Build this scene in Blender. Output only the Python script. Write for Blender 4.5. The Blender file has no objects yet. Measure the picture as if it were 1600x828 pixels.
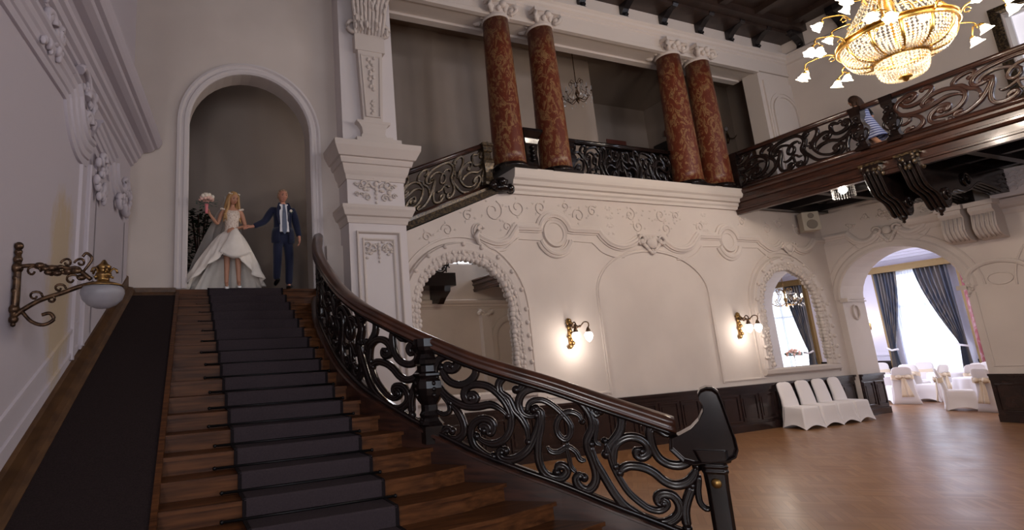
import bpy, bmesh, math, random
from mathutils import Vector, Matrix
random.seed(7)
PI = math.pi
sc = bpy.context.scene
COL = sc.collection

# ------------------------------------------------------------------ mesh collector
class MB:
    def __init__(s): s.v = []; s.f = []; s.sm = []
    def add(s, vs, fs, smooth=False):
        o = len(s.v); s.v += [tuple(v) for v in vs]
        for f in fs: s.f.append(tuple(i + o for i in f)); s.sm.append(smooth)
    def box(s, x0, x1, y0, y1, z0, z1, M=None):
        vs = [Vector((x, y, z)) for z in (z0, z1) for y in (y0, y1) for x in (x0, x1)]
        if M is not None: vs = [M @ v for v in vs]
        s.add(vs, [(0,2,3,1),(4,5,7,6),(0,1,5,4),(2,6,7,3),(0,4,6,2),(1,3,7,5)])
    def prism(s, pts, fn0, fn1, smooth=False):
        n = len(pts); vs = [fn0(*p) for p in pts] + [fn1(*p) for p in pts]
        s.add(vs, [tuple(range(n)), tuple(range(2*n-1, n-1, -1))])
        s.add(vs, [(i, i+n, (i+1) % n + n, (i+1) % n) for i in range(n)], smooth)
    def loft(s, rings, closed=True, cap=True, smooth=True, loop=False):
        n = len(rings[0]); vs = [p for r in rings for p in r]; fs = []
        R = len(rings)
        for i in range(R if loop else R-1):
            for j in range(n if closed else n-1):
                a = i*n + j; b = i*n + (j+1) % n; c = ((i+1) % R)*n + (j+1) % n; d = ((i+1) % R)*n + j
                fs.append((a, b, c, d))
        s.add(vs, fs, smooth)
        if cap and closed and not loop:
            s.add(rings[0], [tuple(range(n-1, -1, -1))]); s.add(rings[-1], [tuple(range(n))])
    def lathe(s, prof, c=(0,0,0), n=24, M=None, smooth=True, cap=True, wob=None):
        rings = []
        for r, z in prof:
            ring = []
            for k in range(n):
                a = 2*PI*k/n; rr = r if wob is None else r*wob(a, z)
                p = Vector((c[0]+rr*math.cos(a), c[1]+rr*math.sin(a), c[2]+z))
                ring.append(M @ p if M is not None else p)
            rings.append(ring)
        s.loft(rings, True, cap, smooth)
    def tube(s, pts, rad, n=8, smooth=True):
        pts = [Vector(p) for p in pts]; rings = []
        if not isinstance(rad, (list, tuple)): rad = [rad]*len(pts)
        up = Vector((0.13, 0.21, 0.97))
        for i, p in enumerate(pts):
            t = (pts[min(i+1, len(pts)-1)] - pts[max(i-1, 0)]).normalized()
            a = t.cross(up)
            if a.length < .05: a = t.cross(Vector((1, 0, 0)))
            a.normalize(); b = t.cross(a); up = -b if False else b.cross(t) * 0 + up
            rings.append([p + (a*math.cos(2*PI*k/n) + b*math.sin(2*PI*k/n))*rad[i] for k in range(n)])
        s.loft(rings, True, True, smooth)
    def ball(s, c, r, n=12, m=8, sc=(1,1,1), M=None):
        prof = [(max(1e-4, math.sin(PI*i/m)) * r, -math.cos(PI*i/m) * r) for i in range(m+1)]
        rings = []
        for rr, z in prof:
            ring = [Vector((c[0]+rr*math.cos(2*PI*k/n)*sc[0], c[1]+rr*math.sin(2*PI*k/n)*sc[1], c[2]+z*sc[2])) for k in range(n)]
            rings.append([M @ p for p in ring] if M is not None else ring)
        s.loft(rings, True, True, True)
    def sweep(s, pts, normal, prof, closed=False, smooth=False):
        """moulding: prof = [(in-plane offset, height off the wall)], pts on the wall, normal off the wall"""
        pts = [Vector(p) for p in pts]; N = Vector(normal).normalized(); n = len(pts); rings = []
        for i, p in enumerate(pts):
            a = pts[i-1] if (i > 0 or closed) else None
            b = pts[(i+1) % n] if (i < n-1 or closed) else None
            t1 = (p-a).normalized() if a is not None else (b-p).normalized()
            t2 = (b-p).normalized() if b is not None else t1
            s1 = N.cross(t1); s2 = N.cross(t2); m = (s1+s2)
            if m.length < 1e-4: m = s1
            m.normalize(); k = 1/max(.35, m.dot(s1))
            rings.append([p + m*u*k + N*w for u, w in prof])
        s.loft(rings, True, not closed, smooth, loop=closed)
    def build(s, name, mat=None, parent=None, loc=None, autosmooth=None):
        me = bpy.data.meshes.new(name); me.from_pydata([tuple(v) for v in s.v], [], s.f)
        me.validate(verbose=False)
        if len(me.polygons) == len(s.sm): me.polygons.foreach_set('use_smooth', s.sm)
        bm = bmesh.new(); bm.from_mesh(me); bmesh.ops.remove_doubles(bm, verts=bm.verts, dist=1e-5)
        bmesh.ops.recalc_face_normals(bm, faces=bm.faces); bm.to_mesh(me); bm.free()
        o = bpy.data.objects.new(name, me); COL.objects.link(o)
        if mat: me.materials.append(mat)
        if loc is not None: o.location = loc
        if parent is not None: o.parent = parent
        return o

def empty(name, loc=(0,0,0), rz=0):
    o = bpy.data.objects.new(name, None); COL.objects.link(o); o.location = loc; o.rotation_euler = (0,0,rz)
    o.empty_display_size = .1
    return o
def tag(o, label, cat, group=None):
    o['label'] = label; o['category'] = cat
    if group: o['group'] = group
    return o
def struct(o, label=None):
    o['kind'] = 'structure'
    if label: o['label'] = label
    return o
def thing(name, label, cat, loc=(0,0,0), rz=0, group=None):
    return tag(empty(name, loc, rz), label, cat, group)
def kids(o): return [c for c in bpy.data.objects if c.parent == o]
def copy_tree(o, parent=None):
    c = o.copy(); COL.objects.link(c)
    if parent is not None: c.parent = parent
    for ch in kids(o): copy_tree(ch, c)
    return c
def cr(P, n=6, closed=False):
    P = [Vector(p) for p in P]
    if closed: Q = [P[-1]] + P + [P[0], P[1]]
    else: Q = [P[0]*2-P[1]] + P + [P[-1]*2-P[-2]]
    o = []
    for i in range(1, len(Q)-2):
        p0, p1, p2, p3 = Q[i-1:i+3]
        for k in range(n):
            t = k/n
            o.append(.5*((2*p1)+(-p0+p2)*t+(2*p0-5*p1+4*p2-p3)*t*t+(-p0+3*p1-3*p2+p3)*t**3))
    if not closed: o.append(P[-1])
    return o

# ------------------------------------------------------------------ materials
def mat(name, base=(.5,.5,.5), rough=.6, metal=0, spec=.5, bump=None, col2=None, nscale=5, ndetail=4, coat=0, trans=0, alpha=1, emis=None, estr=0, stretch=None, ramp=(.35,.65), ior=1.45, sheen=0, sub=0, coords='Object'):
    m = bpy.data.materials.new(name); m.use_nodes = True; nt = m.node_tree; N = nt.nodes; L = nt.links
    b = N['Principled BSDF']; b.inputs['Base Color'].default_value = (*base, 1); b.inputs['Roughness'].default_value = rough
    b.inputs['Metallic'].default_value = metal; b.inputs['Specular IOR Level'].default_value = spec
    b.inputs['Coat Weight'].default_value = coat; b.inputs['Coat Roughness'].default_value = .12
    b.inputs['Transmission Weight'].default_value = trans; b.inputs['Alpha'].default_value = alpha; b.inputs['IOR'].default_value = ior
    b.inputs['Sheen Weight'].default_value = sheen; b.inputs['Subsurface Weight'].default_value = sub
    if emis: b.inputs['Emission Color'].default_value = (*emis, 1); b.inputs['Emission Strength'].default_value = estr
    tc = N.new('ShaderNodeTexCoord'); mp = N.new('ShaderNodeMapping'); L.new(tc.outputs[coords], mp.inputs['Vector'])
    if stretch: mp.inputs['Scale'].default_value = stretch
    if col2 is not None:
        nz = N.new('ShaderNodeTexNoise'); nz.inputs['Scale'].default_value = nscale; nz.inputs['Detail'].default_value = ndetail
        L.new(mp.outputs['Vector'], nz.inputs['Vector'])
        r = N.new('ShaderNodeValToRGB'); r.color_ramp.elements[0].position = ramp[0]; r.color_ramp.elements[1].position = ramp[1]
        r.color_ramp.elements[0].color = (*base, 1); r.color_ramp.elements[1].color = (*col2, 1)
        L.new(nz.outputs['Fac'], r.inputs['Fac']); L.new(r.outputs['Color'], b.inputs['Base Color'])
    if bump:
        nb = N.new('ShaderNodeTexNoise'); nb.inputs['Scale'].default_value = bump[0]; nb.inputs['Detail'].default_value = 3
        L.new(mp.outputs['Vector'], nb.inputs['Vector'])
        bp = N.new('ShaderNodeBump'); bp.inputs['Strength'].default_value = bump[1]; bp.inputs['Distance'].default_value = .01
        L.new(nb.outputs['Fac'], bp.inputs['Height']); L.new(bp.outputs['Normal'], b.inputs['Normal'])
    return m
M = {}
M['plaster'] = mat('wall_plaster', (.55,.475,.43), .75, col2=(.61,.53,.48), nscale=.8, bump=(60,.08), spec=.2)
M['plaster_left'] = mat('left_wall_plaster', (.52,.465,.50), .8, bump=(60,.06), spec=.2)
M['stucco'] = mat('stucco_relief', (.57,.495,.45), .75, spec=.2, bump=(80,.1))
M['stucco_white'] = mat('white_stucco', (.60,.53,.48), .7, spec=.2)
M['stucco_lilac'] = mat('pier_stucco', (.62,.56,.55), .7, spec=.2)
M['dark_wood'] = mat('dark_varnished_wood', (.020,.009,.007), .28, col2=(.05,.018,.011), nscale=3, stretch=(1,1,8), coat=.35, spec=.5)
M['black_wood'] = mat('black_varnished_wood', (.006,.0042,.0042), .15, coat=.0, spec=.45, col2=(.014,.008,.007), nscale=6)
M['rail_wood'] = mat('handrail_wood', (.035,.014,.009), .3, coat=.4, col2=(.075,.026,.014), nscale=4, stretch=(1,1,1))
M['wainscot'] = mat('wainscot_wood', (.014,.008,.008), .25, coat=.3, col2=(.03,.015,.013), nscale=5)
M['step_wood'] = mat('stair_oak', (.042,.015,.0065), .42, col2=(.125,.046,.016), nscale=3.0, ndetail=6, stretch=(.7,9,9), coat=.0, spec=.16, ramp=(.3,.7))
M['skirt_wood'] = mat('skirting_wood', (.065,.030,.013), .5, col2=(.11,.052,.021), nscale=2, stretch=(6,.6,6))
M['carpet'] = mat('stair_carpet', (.040,.030,.034), .95, bump=(300,.5), spec=.1, col2=(.050,.037,.041), nscale=60, sheen=.0)
M['carpet_edge'] = mat('carpet_binding', (.012,.009,.010), .9, spec=.1)
M['ramp_carpet'] = mat('ramp_carpet', (.022,.015,.015), .95, bump=(250,.5), spec=.1, col2=(.03,.02,.02), nscale=80)
M['iron'] = mat('dark_iron_rod', (.012,.011,.012), .4, metal=.7)
M['brass'] = mat('old_brass', (.32,.19,.06), .35, metal=.9, col2=(.16,.09,.04), nscale=20)
M['bronze'] = mat('dark_bronze', (.045,.026,.018), .35, metal=.7, col2=(.15,.085,.045), nscale=25)
M['gold'] = mat('bright_gilt', (.75,.47,.13), .28, metal=1, col2=(.45,.26,.06), nscale=14)
M['giltwood'] = mat('tarnished_gilding', (.020,.013,.009), .30, metal=.35, col2=(.16,.105,.05), nscale=26, coat=.2, ramp=(.42,.75))
M['bulb'] = mat('lit_opal_glass', (1,.93,.8), .3, emis=(1,.86,.62), estr=9)
M['bulb_sconce'] = mat('lit_frosted_glass', (1,.95,.9), .3, emis=(1,.92,.84), estr=12)
M['unlit'] = mat('unlit_frosted_glass', (.50,.48,.52), .4, trans=.6, spec=.5)
M['crystal'] = mat('cut_crystal', (.95,.93,.9), .06, trans=.7, ior=1.5, spec=.8)
M['mirror'] = mat('mirror_silvering', (.86,.86,.84), .0, metal=1)
M['cloth'] = mat('white_stretch_cover', (.80,.74,.73), .85, spec=.15, sheen=.2)
M['sash'] = mat('cream_sash', (.80,.66,.50), .6, spec=.3)
M['damask'] = mat('white_tablecloth', (.86,.82,.84), .8, spec=.2)
M['sheer'] = mat('sheer_curtain', (.95,.96,1), .8, spec=.1, trans=.0, alpha=.55, emis=None)
M['drape'] = mat('striped_blue_curtain', (.10,.115,.155), .8, spec=.2, col2=(.24,.215,.20), nscale=3, stretch=(1,7,.12), ramp=(.42,.58))
M['outside'] = mat('overcast_daylight', (1,1,1), 1, emis=(.84,.91,1), estr=2.6)
M['dull_sky'] = mat('dull_daylight', (1,1,1), 1, emis=(.82,.79,.95), estr=.5)
M['frame_white'] = mat('white_window_frame', (.75,.74,.76), .5)
M['sill'] = mat('grey_window_frame', (.35,.33,.36), .5)
M['skin'] = mat('skin', (.55,.30,.20), .5, spec=.4, sub=.0)
M['skin_tan'] = mat('tanned_skin', (.50,.25,.16), .5, spec=.4)
M['skin_red'] = mat('ruddy_skin', (.50,.23,.155), .5, spec=.4)
M['suit'] = mat('navy_suit', (.013,.016,.040), .8, spec=.2, sheen=.2)
M['shirt'] = mat('white_shirt', (.72,.70,.72), .7)
M['tie'] = mat('slate_tie', (.10,.12,.18), .5)
M['shoe_black'] = mat('black_leather', (.008,.008,.009), .3)
M['shoe_white'] = mat('white_leather', (.8,.78,.75), .4)
M['blond'] = mat('blond_hair', (.36,.19,.075), .5, col2=(.55,.33,.14), nscale=30, stretch=(1,1,.2))
M['brown_hair'] = mat('dark_brown_hair', (.035,.018,.012), .45)
M['grey_hair'] = mat('sandy_grey_hair', (.33,.20,.12), .6)
M['gown'] = mat('ivory_tulle', (.82,.74,.66), .85, spec=.15, sheen=.3, col2=(.9,.82,.74), nscale=6)
M['lace'] = mat('lace_bodice', (.80,.68,.58), .8, col2=(.55,.40,.32), nscale=45, bump=(60,.8), ramp=(.5,.62))
M['veil'] = mat('sheer_tulle', (.85,.80,.78), .9, alpha=.28, spec=.05)
M['leaf'] = mat('dark_foliage', (.010,.018,.008), .6, col2=(.022,.035,.016), nscale=9)
M['sage'] = mat('eucalyptus_leaf', (.11,.17,.13), .7)
M['rose'] = mat('blush_rose', (.80,.50,.42), .7)
M['rose2'] = mat('cream_rose', (.85,.74,.62), .7)
M['ribbon'] = mat('pink_ribbon', (.75,.22,.24), .5)
M['speaker'] = mat('cream_speaker_shell', (.42,.37,.30), .6)
M['grille'] = mat('speaker_cone', (.20,.17,.14), .7)
M['dress_w'] = mat('striped_blue_dress', (.5,.5,.6), .8)
M['sign'] = mat('red_brown_panel', (.16,.045,.03), .6)
M['ceiling_wood'] = mat('brown_ceiling_wood', (.022,.012,.009), .4, col2=(.040,.022,.016), nscale=3, coat=.1)
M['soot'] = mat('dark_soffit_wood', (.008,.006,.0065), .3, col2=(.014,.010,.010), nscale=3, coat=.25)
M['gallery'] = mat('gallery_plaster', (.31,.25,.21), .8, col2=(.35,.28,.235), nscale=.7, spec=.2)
M['gallery_shade'] = mat('gallery_ceiling_plaster', (.33,.26,.21), .8, spec=.2)  # plaster tone of the gallery ceiling
M['room'] = mat('side_room_plaster', (.80,.77,.87), .8, spec=.2)
M['pelmet'] = mat('gilded_pelmet', (.24,.15,.055), .45, metal=.3)
M['plastic'] = mat('white_plastic', (.5,.48,.45), .4)

def nodes(m): return m.node_tree.nodes, m.node_tree.links, m.node_tree.nodes['Principled BSDF']
# left wall: damp stain with a shape of its own
def stain(m):
    N, L, b = nodes(m)
    tc = N.new('ShaderNodeTexCoord'); sp = N.new('ShaderNodeSeparateXYZ'); L.new(tc.outputs['Object'], sp.inputs[0])
    def sub(a, v):
        x = N.new('ShaderNodeMath'); x.operation = 'SUBTRACT'; L.new(a, x.inputs[0]); x.inputs[1].default_value = v; return x.outputs[0]
    def op(o, a, v):
        x = N.new('ShaderNodeMath'); x.operation = o; L.new(a, x.inputs[0])
        if hasattr(v, 'links'): L.new(v, x.inputs[1])
        else: x.inputs[1].default_value = v
        return x.outputs[0]
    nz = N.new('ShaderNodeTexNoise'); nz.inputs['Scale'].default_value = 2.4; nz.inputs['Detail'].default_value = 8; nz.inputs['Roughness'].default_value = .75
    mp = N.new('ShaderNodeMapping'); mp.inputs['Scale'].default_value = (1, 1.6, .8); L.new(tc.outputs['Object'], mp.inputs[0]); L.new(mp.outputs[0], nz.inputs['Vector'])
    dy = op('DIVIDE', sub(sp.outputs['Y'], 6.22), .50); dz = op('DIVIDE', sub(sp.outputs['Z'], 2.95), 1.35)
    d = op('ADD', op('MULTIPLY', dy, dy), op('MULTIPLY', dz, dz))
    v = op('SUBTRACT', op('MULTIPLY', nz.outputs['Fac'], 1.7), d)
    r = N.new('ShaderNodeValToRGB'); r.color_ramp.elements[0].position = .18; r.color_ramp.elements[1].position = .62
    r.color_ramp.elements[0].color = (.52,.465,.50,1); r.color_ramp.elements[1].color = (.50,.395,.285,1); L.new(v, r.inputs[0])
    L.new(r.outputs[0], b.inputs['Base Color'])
stain(M['plaster_left'])
def marble(name, a, bcol, c, scale):
    m = mat(name, a, .38, coat=.0, spec=.4); N, L, b = nodes(m)
    tc = N.new('ShaderNodeTexCoord'); mp = N.new('ShaderNodeMapping'); mp.inputs['Scale'].default_value = (1, 1, .55); L.new(tc.outputs['Object'], mp.inputs[0])
    n1 = N.new('ShaderNodeTexNoise'); n1.inputs['Scale'].default_value = scale; n1.inputs['Detail'].default_value = 9; n1.inputs['Roughness'].default_value = .7; n1.inputs['Distortion'].default_value = 1.6
    L.new(mp.outputs[0], n1.inputs['Vector'])
    r = N.new('ShaderNodeValToRGB'); cr_ = r.color_ramp
    cr_.elements[0].position = .30; cr_.elements[0].color = (*a, 1); cr_.elements[1].position = .74; cr_.elements[1].color = (*c, 1)
    e = cr_.elements.new(.50); e.color = (*[x*1.3 for x in a], 1); e = cr_.elements.new(.56); e.color = (*bcol, 1); e = cr_.elements.new(.62); e.color = (*a, 1)
    L.new(n1.outputs['Fac'], r.inputs[0]); L.new(r.outputs[0], b.inputs['Base Color']); return m
M['marble'] = marble('red_scagliola_marble', (.095,.020,.009), (.25,.14,.06), (.30,.19,.085), 6.5)
M['marble_pink'] = marble('pink_veined_marble', (.20,.050,.055), (.38,.22,.23), (.3,.15,.16), 5)
def parquet(m):
    N, L, b = nodes(m); b.inputs['Coat Weight'].default_value = 0; b.inputs['Specular IOR Level'].default_value = .4
    tc = N.new('ShaderNodeTexCoord'); mp = N.new('ShaderNodeMapping'); mp.inputs['Rotation'].default_value = (0,0,PI/4); L.new(tc.outputs['Object'], mp.inputs[0])
    br = []
    for rz in (0, PI/2):
        q = N.new('ShaderNodeMapping'); q.inputs['Rotation'].default_value = (0,0,rz); L.new(mp.outputs[0], q.inputs[0])
        t = N.new('ShaderNodeTexBrick'); t.inputs['Scale'].default_value = 1; t.inputs['Brick Width'].default_value = .42; t.inputs['Row Height'].default_value = .07
        t.inputs['Mortar Size'].default_value = .002; t.offset = 0
        t.inputs['Color1'].default_value = (.215,.095,.038,1); t.inputs['Color2'].default_value = (.30,.150,.066,1); t.inputs['Mortar'].default_value = (.12,.055,.025,1)
        L.new(q.outputs[0], t.inputs['Vector']); br.append(t)
    ck = N.new('ShaderNodeTexChecker'); ck.inputs['Scale'].default_value = 1/.42; L.new(mp.outputs[0], ck.inputs['Vector'])
    mx = N.new('ShaderNodeMix'); mx.data_type = 'RGBA'; L.new(ck.outputs['Fac'], mx.inputs['Factor']); L.new(br[0].outputs['Color'], mx.inputs['A']); L.new(br[1].outputs['Color'], mx.inputs['B'])
    L.new(mx.outputs['Result'], b.inputs['Base Color'])
    nz = N.new('ShaderNodeTexNoise'); nz.inputs['Scale'].default_value = 1.5; L.new(tc.outputs['Object'], nz.inputs['Vector'])
    mr = N.new('ShaderNodeMapRange'); mr.inputs['To Min'].default_value = .24; mr.inputs['To Max'].default_value = .38; L.new(nz.outputs['Fac'], mr.inputs['Value']); L.new(mr.outputs[0], b.inputs['Roughness'])
M['parquet'] = mat('herringbone_parquet', (.3,.15,.06), .3); parquet(M['parquet'])
def stripes(m, axis, sc_, cols):
    N, L, b = nodes(m)
    tc = N.new('ShaderNodeTexCoord'); w = N.new('ShaderNodeTexWave'); w.bands_direction = axis; w.inputs['Scale'].default_value = sc_; w.inputs['Distortion'].default_value = .3
    L.new(tc.outputs['UV'] if False else tc.outputs['Object'], w.inputs['Vector'])
    r = N.new('ShaderNodeValToRGB'); r.color_ramp.elements[0].color = (*cols[0],1); r.color_ramp.elements[1].color = (*cols[1],1); r.color_ramp.elements[0].position = .4; r.color_ramp.elements[1].position = .6
    L.new(w.outputs['Fac'], r.inputs[0]); L.new(r.outputs[0], b.inputs['Base Color'])
stripes(M['dress_w'], 'Z', 5, ((.55,.58,.75), (.10,.12,.30)))
# sheer: partly transparent cloth lit from behind
def sheer(m, mixw, col):
    N, L, b = nodes(m); out = N['Material Output']
    t = N.new('ShaderNodeBsdfTranslucent'); t.inputs[0].default_value = (*col,1); tr = N.new('ShaderNodeBsdfTransparent')
    d = N.new('ShaderNodeBsdfDiffuse'); d.inputs[0].default_value = (*col,1)
    a = N.new('ShaderNodeMixShader'); a.inputs[0].default_value = .5; L.new(d.outputs[0], a.inputs[1]); L.new(t.outputs[0], a.inputs[2])
    c = N.new('ShaderNodeMixShader'); c.inputs[0].default_value = mixw; L.new(tr.outputs[0], c.inputs[1]); L.new(a.outputs[0], c.inputs[2]); L.new(c.outputs[0], out.inputs['Surface'])
sheer(M['sheer'], .62, (.86,.90,1)); sheer(M['veil'], .34, (.9,.84,.8))
# ------------------------------------------------------------------ the room
def XC(y): return 16.75 + .11*(9.12 - y)                 # right wall, slightly fanned
def XL(y): return -.62 - .127*(9.35 - y)                 # left wall, slightly fanned
NR = Vector((-1, -.11, 0)).normalized(); NL = Vector((1, -.127, 0)).normalized()
FL, GF, ZC = 3.347, 5.80, 10.9                           # landing, gallery floor, ceiling heights
YW = 9.26
def arch(x0, x1, spring, top, n=20):
    c = (x0+x1)/2; r = (x1-x0)/2; h = top-spring
    return [(c - r*math.cos(PI*i/n), spring + h*math.sin(PI*i/n)) for i in range(n+1)]
def wall_with_arches(mb, u0, u1, z0, z1, ops, f0, f1):
    """wall in (u,z); ops = [(ua,ub,zbase,spring,top)] ascending; f0/f1 map (u,z) to front/back"""
    cur = u0
    for ua, ub, zb, sp, tp in ops:
        mb.prism([(cur,z0),(ua,z0),(ua,z1),(cur,z1)], f0, f1)
        if zb > z0: mb.prism([(ua,z0),(ub,z0),(ub,zb),(ua,zb)], f0, f1)
        a = arch(ua, ub, sp, tp)
        for (p, q) in zip(a[:-1], a[1:]):
            mb.prism([p, q, (q[0], z1), (p[0], z1)], f0, f1)
        cur = ub
    mb.prism([(cur,z0),(u1,z0),(u1,z1),(cur,z1)], f0, f1)

m = MB(); m.box(-2.9, 24.3, -5.4, 13.3, -.2, 0); struct(m.build('floor', M['parquet']))
# ceiling of dark panelled wood with beams
m = MB(); m.box(-2.9, 17.9, -5.4, 9.7, ZC, ZC+.2)
for x in [i*1.42+.55 for i in range(-1, 12)]: m.box(x-.12, x+.12, -5.0, 9.2, ZC-.16, ZC+.05)
for y in [-4+i*1.6 for i in range(9)]: m.box(-2.6, 17.6, y-.10, y+.10, ZC-.13, ZC+.05)
m.box(-2.6, 17.4, 8.78, 9.3, ZC-.30, ZC+.02); m.box(-2.6, 17.4, 8.55, 8.8, ZC-.22, ZC+.02)
struct(m.build('ceiling', M['ceiling_wood']))
# left wall
m = MB()
for y0_, y1_, z0_, z1_ in ((-5.2,-3.8,-.05,ZC+.1),(-2.0,9.6,-.05,ZC+.1),(-3.8,-2.0,-.05,1.0),(-3.8,-2.0,4.4,ZC+.1)): m.prism([(y0_, z0_), (y1_, z0_), (y1_, z1_), (y0_, z1_)], lambda y, z: (XL(y), y, z), lambda y, z: (XL(y)-.3, y, z))
struct(m.build('wall_left', M['plaster_left']))
# back wall around the high doorway
m = MB(); wall_with_arches(m, -1.0, 3.1, -.05, ZC+.1, [(.27, 2.36, FL, 6.22, 7.28)], lambda x, z: (x, 9.35, z), lambda x, z: (x, 9.72, z))
struct(m.build('wall_back', M['plaster']))
# long wall under the gallery
m = MB(); m.prism([(2.6,-.05),(17.4,-.05),(17.4,5.40),(6.48,5.40),(3.4,4.12),(2.6,4.12)], lambda x, z: (x, YW, z), lambda x, z: (x, YW+.4, z))
struct(m.build('wall_rear', M['plaster']))
# walls and ceiling of the stair landing and gallery
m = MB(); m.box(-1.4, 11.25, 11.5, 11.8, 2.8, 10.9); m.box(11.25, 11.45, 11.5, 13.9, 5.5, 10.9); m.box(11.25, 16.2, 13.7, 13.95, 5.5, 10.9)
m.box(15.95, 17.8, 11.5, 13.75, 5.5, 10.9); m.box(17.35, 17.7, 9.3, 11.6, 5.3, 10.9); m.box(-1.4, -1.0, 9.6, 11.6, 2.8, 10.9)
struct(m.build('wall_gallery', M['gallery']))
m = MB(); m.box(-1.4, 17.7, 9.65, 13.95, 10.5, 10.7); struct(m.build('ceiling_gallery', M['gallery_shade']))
m = MB(); m.box(-1.2, 3.0, 9.34, 11.5, FL-.3, FL)
for i in range(16): m.box(3.0+i*.275, 7.0+.2, 9.7, 11.5, FL-.3+i*.1533, FL+(i+1)*.1533)
m.box(6.7, 17.4, YW+.02, 13.8, 5.42, GF); struct(m.build('floor_gallery', M['step_wood']))
# pier at the right end of the gallery opening
m = MB(); m.box(15.4, 17.3, YW, 9.7, GF-.02, ZC); m.box(15.55, 16.9, YW-.04, YW+.01, GF, 9.3)
for r_, off in ((.62, .05), (.50, .08)):
    m.sweep([Vector((16.25+x, YW-.03, 8.35+z)) for x, z in [(-r_, -2.4)] + [(-r_*math.cos(PI*k/14), r_*math.sin(PI*k/14)) for k in range(15)] + [(r_, -2.4)]], (0,-1,0), [(-.03,0),(-.03,off*.6),(.03,off*.6),(.03,0)])
struct(m.build('wall_pier', M['stucco']))
# entablature over the columns and frieze behind the ceiling brackets
m = MB(); m.box(3.5, 15.5, YW, 9.95, 9.56, 10.9); m.box(15.4, 17.3, YW-.01, 9.7, 9.56, 10.9); m.box(2.6, 3.6, YW, 9.7, 9.56, 10.9)
P = [(0,0),(-.0,.0)]
prof = [(9.56,0),(9.56,.05),(9.62,.05),(9.64,.03),(9.92,.03),(9.95,.07),(10.0,.07),(10.03,.12),(10.08,.14),(10.12,.20),(10.17,.20),(10.2,.16),(10.22,.0)]
m.prism([(YW-w, z) for z, w in prof] + [(YW+.05, 10.22), (YW+.05, 9.56)], lambda y, z: (2.6, y, z), lambda y, z: (17.3, y, z))
m.prism([(YW-.06,9.50),(YW-.06,9.56),(YW+.05,9.56),(YW+.05,9.50)], lambda y, z: (4.1, y, z), lambda y, z: (15.4, y, z))
m.box(4.1, 15.4, 9.8, 9.98, 9.5, 9.62)
struct(m.build('trim_1', M['stucco']), 'cream entablature carried by the marble columns')
# right wall with its two arches
ops = [(3.2, 5.60, -.05, 2.9, 4.10), (6.71, 9.12, -.05, 2.98, 4.18)]
m = MB(); wall_with_arches(m, -5.2, 9.45, -.05, 5.4, ops, lambda y, z: (XC(y), y, z), lambda y, z: (XC(y)+.98, y, z))
struct(m.build('wall_right', M['stucco_lilac'] if False else M['plaster']))
m = MB()
wu = [(-.6, 1.0, 5.76, 8.9, 8.9), (3.45, 5.02, 5.76, 8.9, 8.9)]
for a, b in ((-5.2, -.6), (1.0, 3.45), (5.02, 9.45)): m.prism([(a, 5.35), (b, 5.35), (b, ZC+.1), (a, ZC+.1)], lambda y, z: (XC(y), y, z), lambda y, z: (XC(y)+.5, y, z))
for a, b in ((-.6, 1.0), (3.45, 5.02)):
    m.prism([(a, 8.9), (b, 8.9), (b, ZC+.1), (a, ZC+.1)], lambda y, z: (XC(y), y, z), lambda y, z: (XC(y)+.5, y, z))
    m.prism([(a, 5.35), (b, 5.35), (b, 5.95), (a, 5.95)], lambda y, z: (XC(y), y, z), lambda y, z: (XC(y)+.5, y, z))
struct(m.build('wall_upper_right', M['plaster']))
# front wall (behind the photographer), with tall windows, added high ones and an arched mirror niche
m = MB()
f0 = lambda x, z: (x, -5.0, z); f1 = lambda x, z: (x, -5.4, z)
cur = -2.8
for a, b, z0, z1 in ((-1.2, .6, 1.0, 4.4), (2.4, 4.2, 1.0, 4.4), (6.0, 7.8, 1.0, 4.4), (9.2, 11.0, 6.6, 9.2), (12.4, 14.2, 6.6, 9.2)):
    m.prism([(cur,-.05),(a,-.05),(a,ZC+.1),(cur,ZC+.1)], f0, f1)
    m.prism([(a,-.05),(b,-.05),(b,z0),(a,z0)], f0, f1); m.prism([(a,z1),(b,z1),(b,ZC+.1),(a,ZC+.1)], f0, f1); cur = b
m.prism([(cur,-.05),(17.9+.6,-.05),(17.9+.6,ZC+.1),(cur,ZC+.1)], f0, f1)
struct(m.build('wall_front', M['plaster']))
cornice = [(4.40,0),(4.40,.04),(4.48,.05),(4.50,.10),(4.60,.12),(4.66,.2),(4.74,.22),(4.80,.22),(4.82,.16),(4.86,0)]
m = MB(); m.prism([(-5+w, z) for z, w in cornice], lambda y, z: (-2.4, y, z), lambda y, z: (18.2, y, z))
struct(m.build('trim_2', M['stucco']))
# windows: frame, panes and the daylight behind them
def window(n, a, b, z0, z1, f, sky='outside'):
    m = MB()
    for u0, u1, v0, v1 in [(a,a+.08,z0,z1),(b-.08,b,z0,z1),(a,b,z0,z0+.08),(a,b,z1-.08,z1),((a+b)/2-.04,(a+b)/2+.04,z0,z1),(a,b,z0+(z1-z0)*.68-.04,z0+(z1-z0)*.68+.04)]:
        m.prism([(u0,v0),(u1,v0),(u1,v1),(u0,v1)], lambda u, z: f(u, z, .10), lambda u, z: f(u, z, .20))
    w = struct(m.build('window_%d' % n, M['frame_white']))
    m = MB(); m.add([f(a+.05,z0+.05,.17), f(b-.05,z0+.05,.17), f(b-.05,z1-.05,.17), f(a+.05,z1-.05,.17)], [(0,1,2,3)])
    p = m.build('sky_pane', M[sky], w)
    return w
fd = lambda u, z, d: (u, -5.0-d, z)
fr = lambda u, z, d: (XC(u)+d, u, z)
fs = lambda u, z, d: (24+d, u, z)
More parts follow.
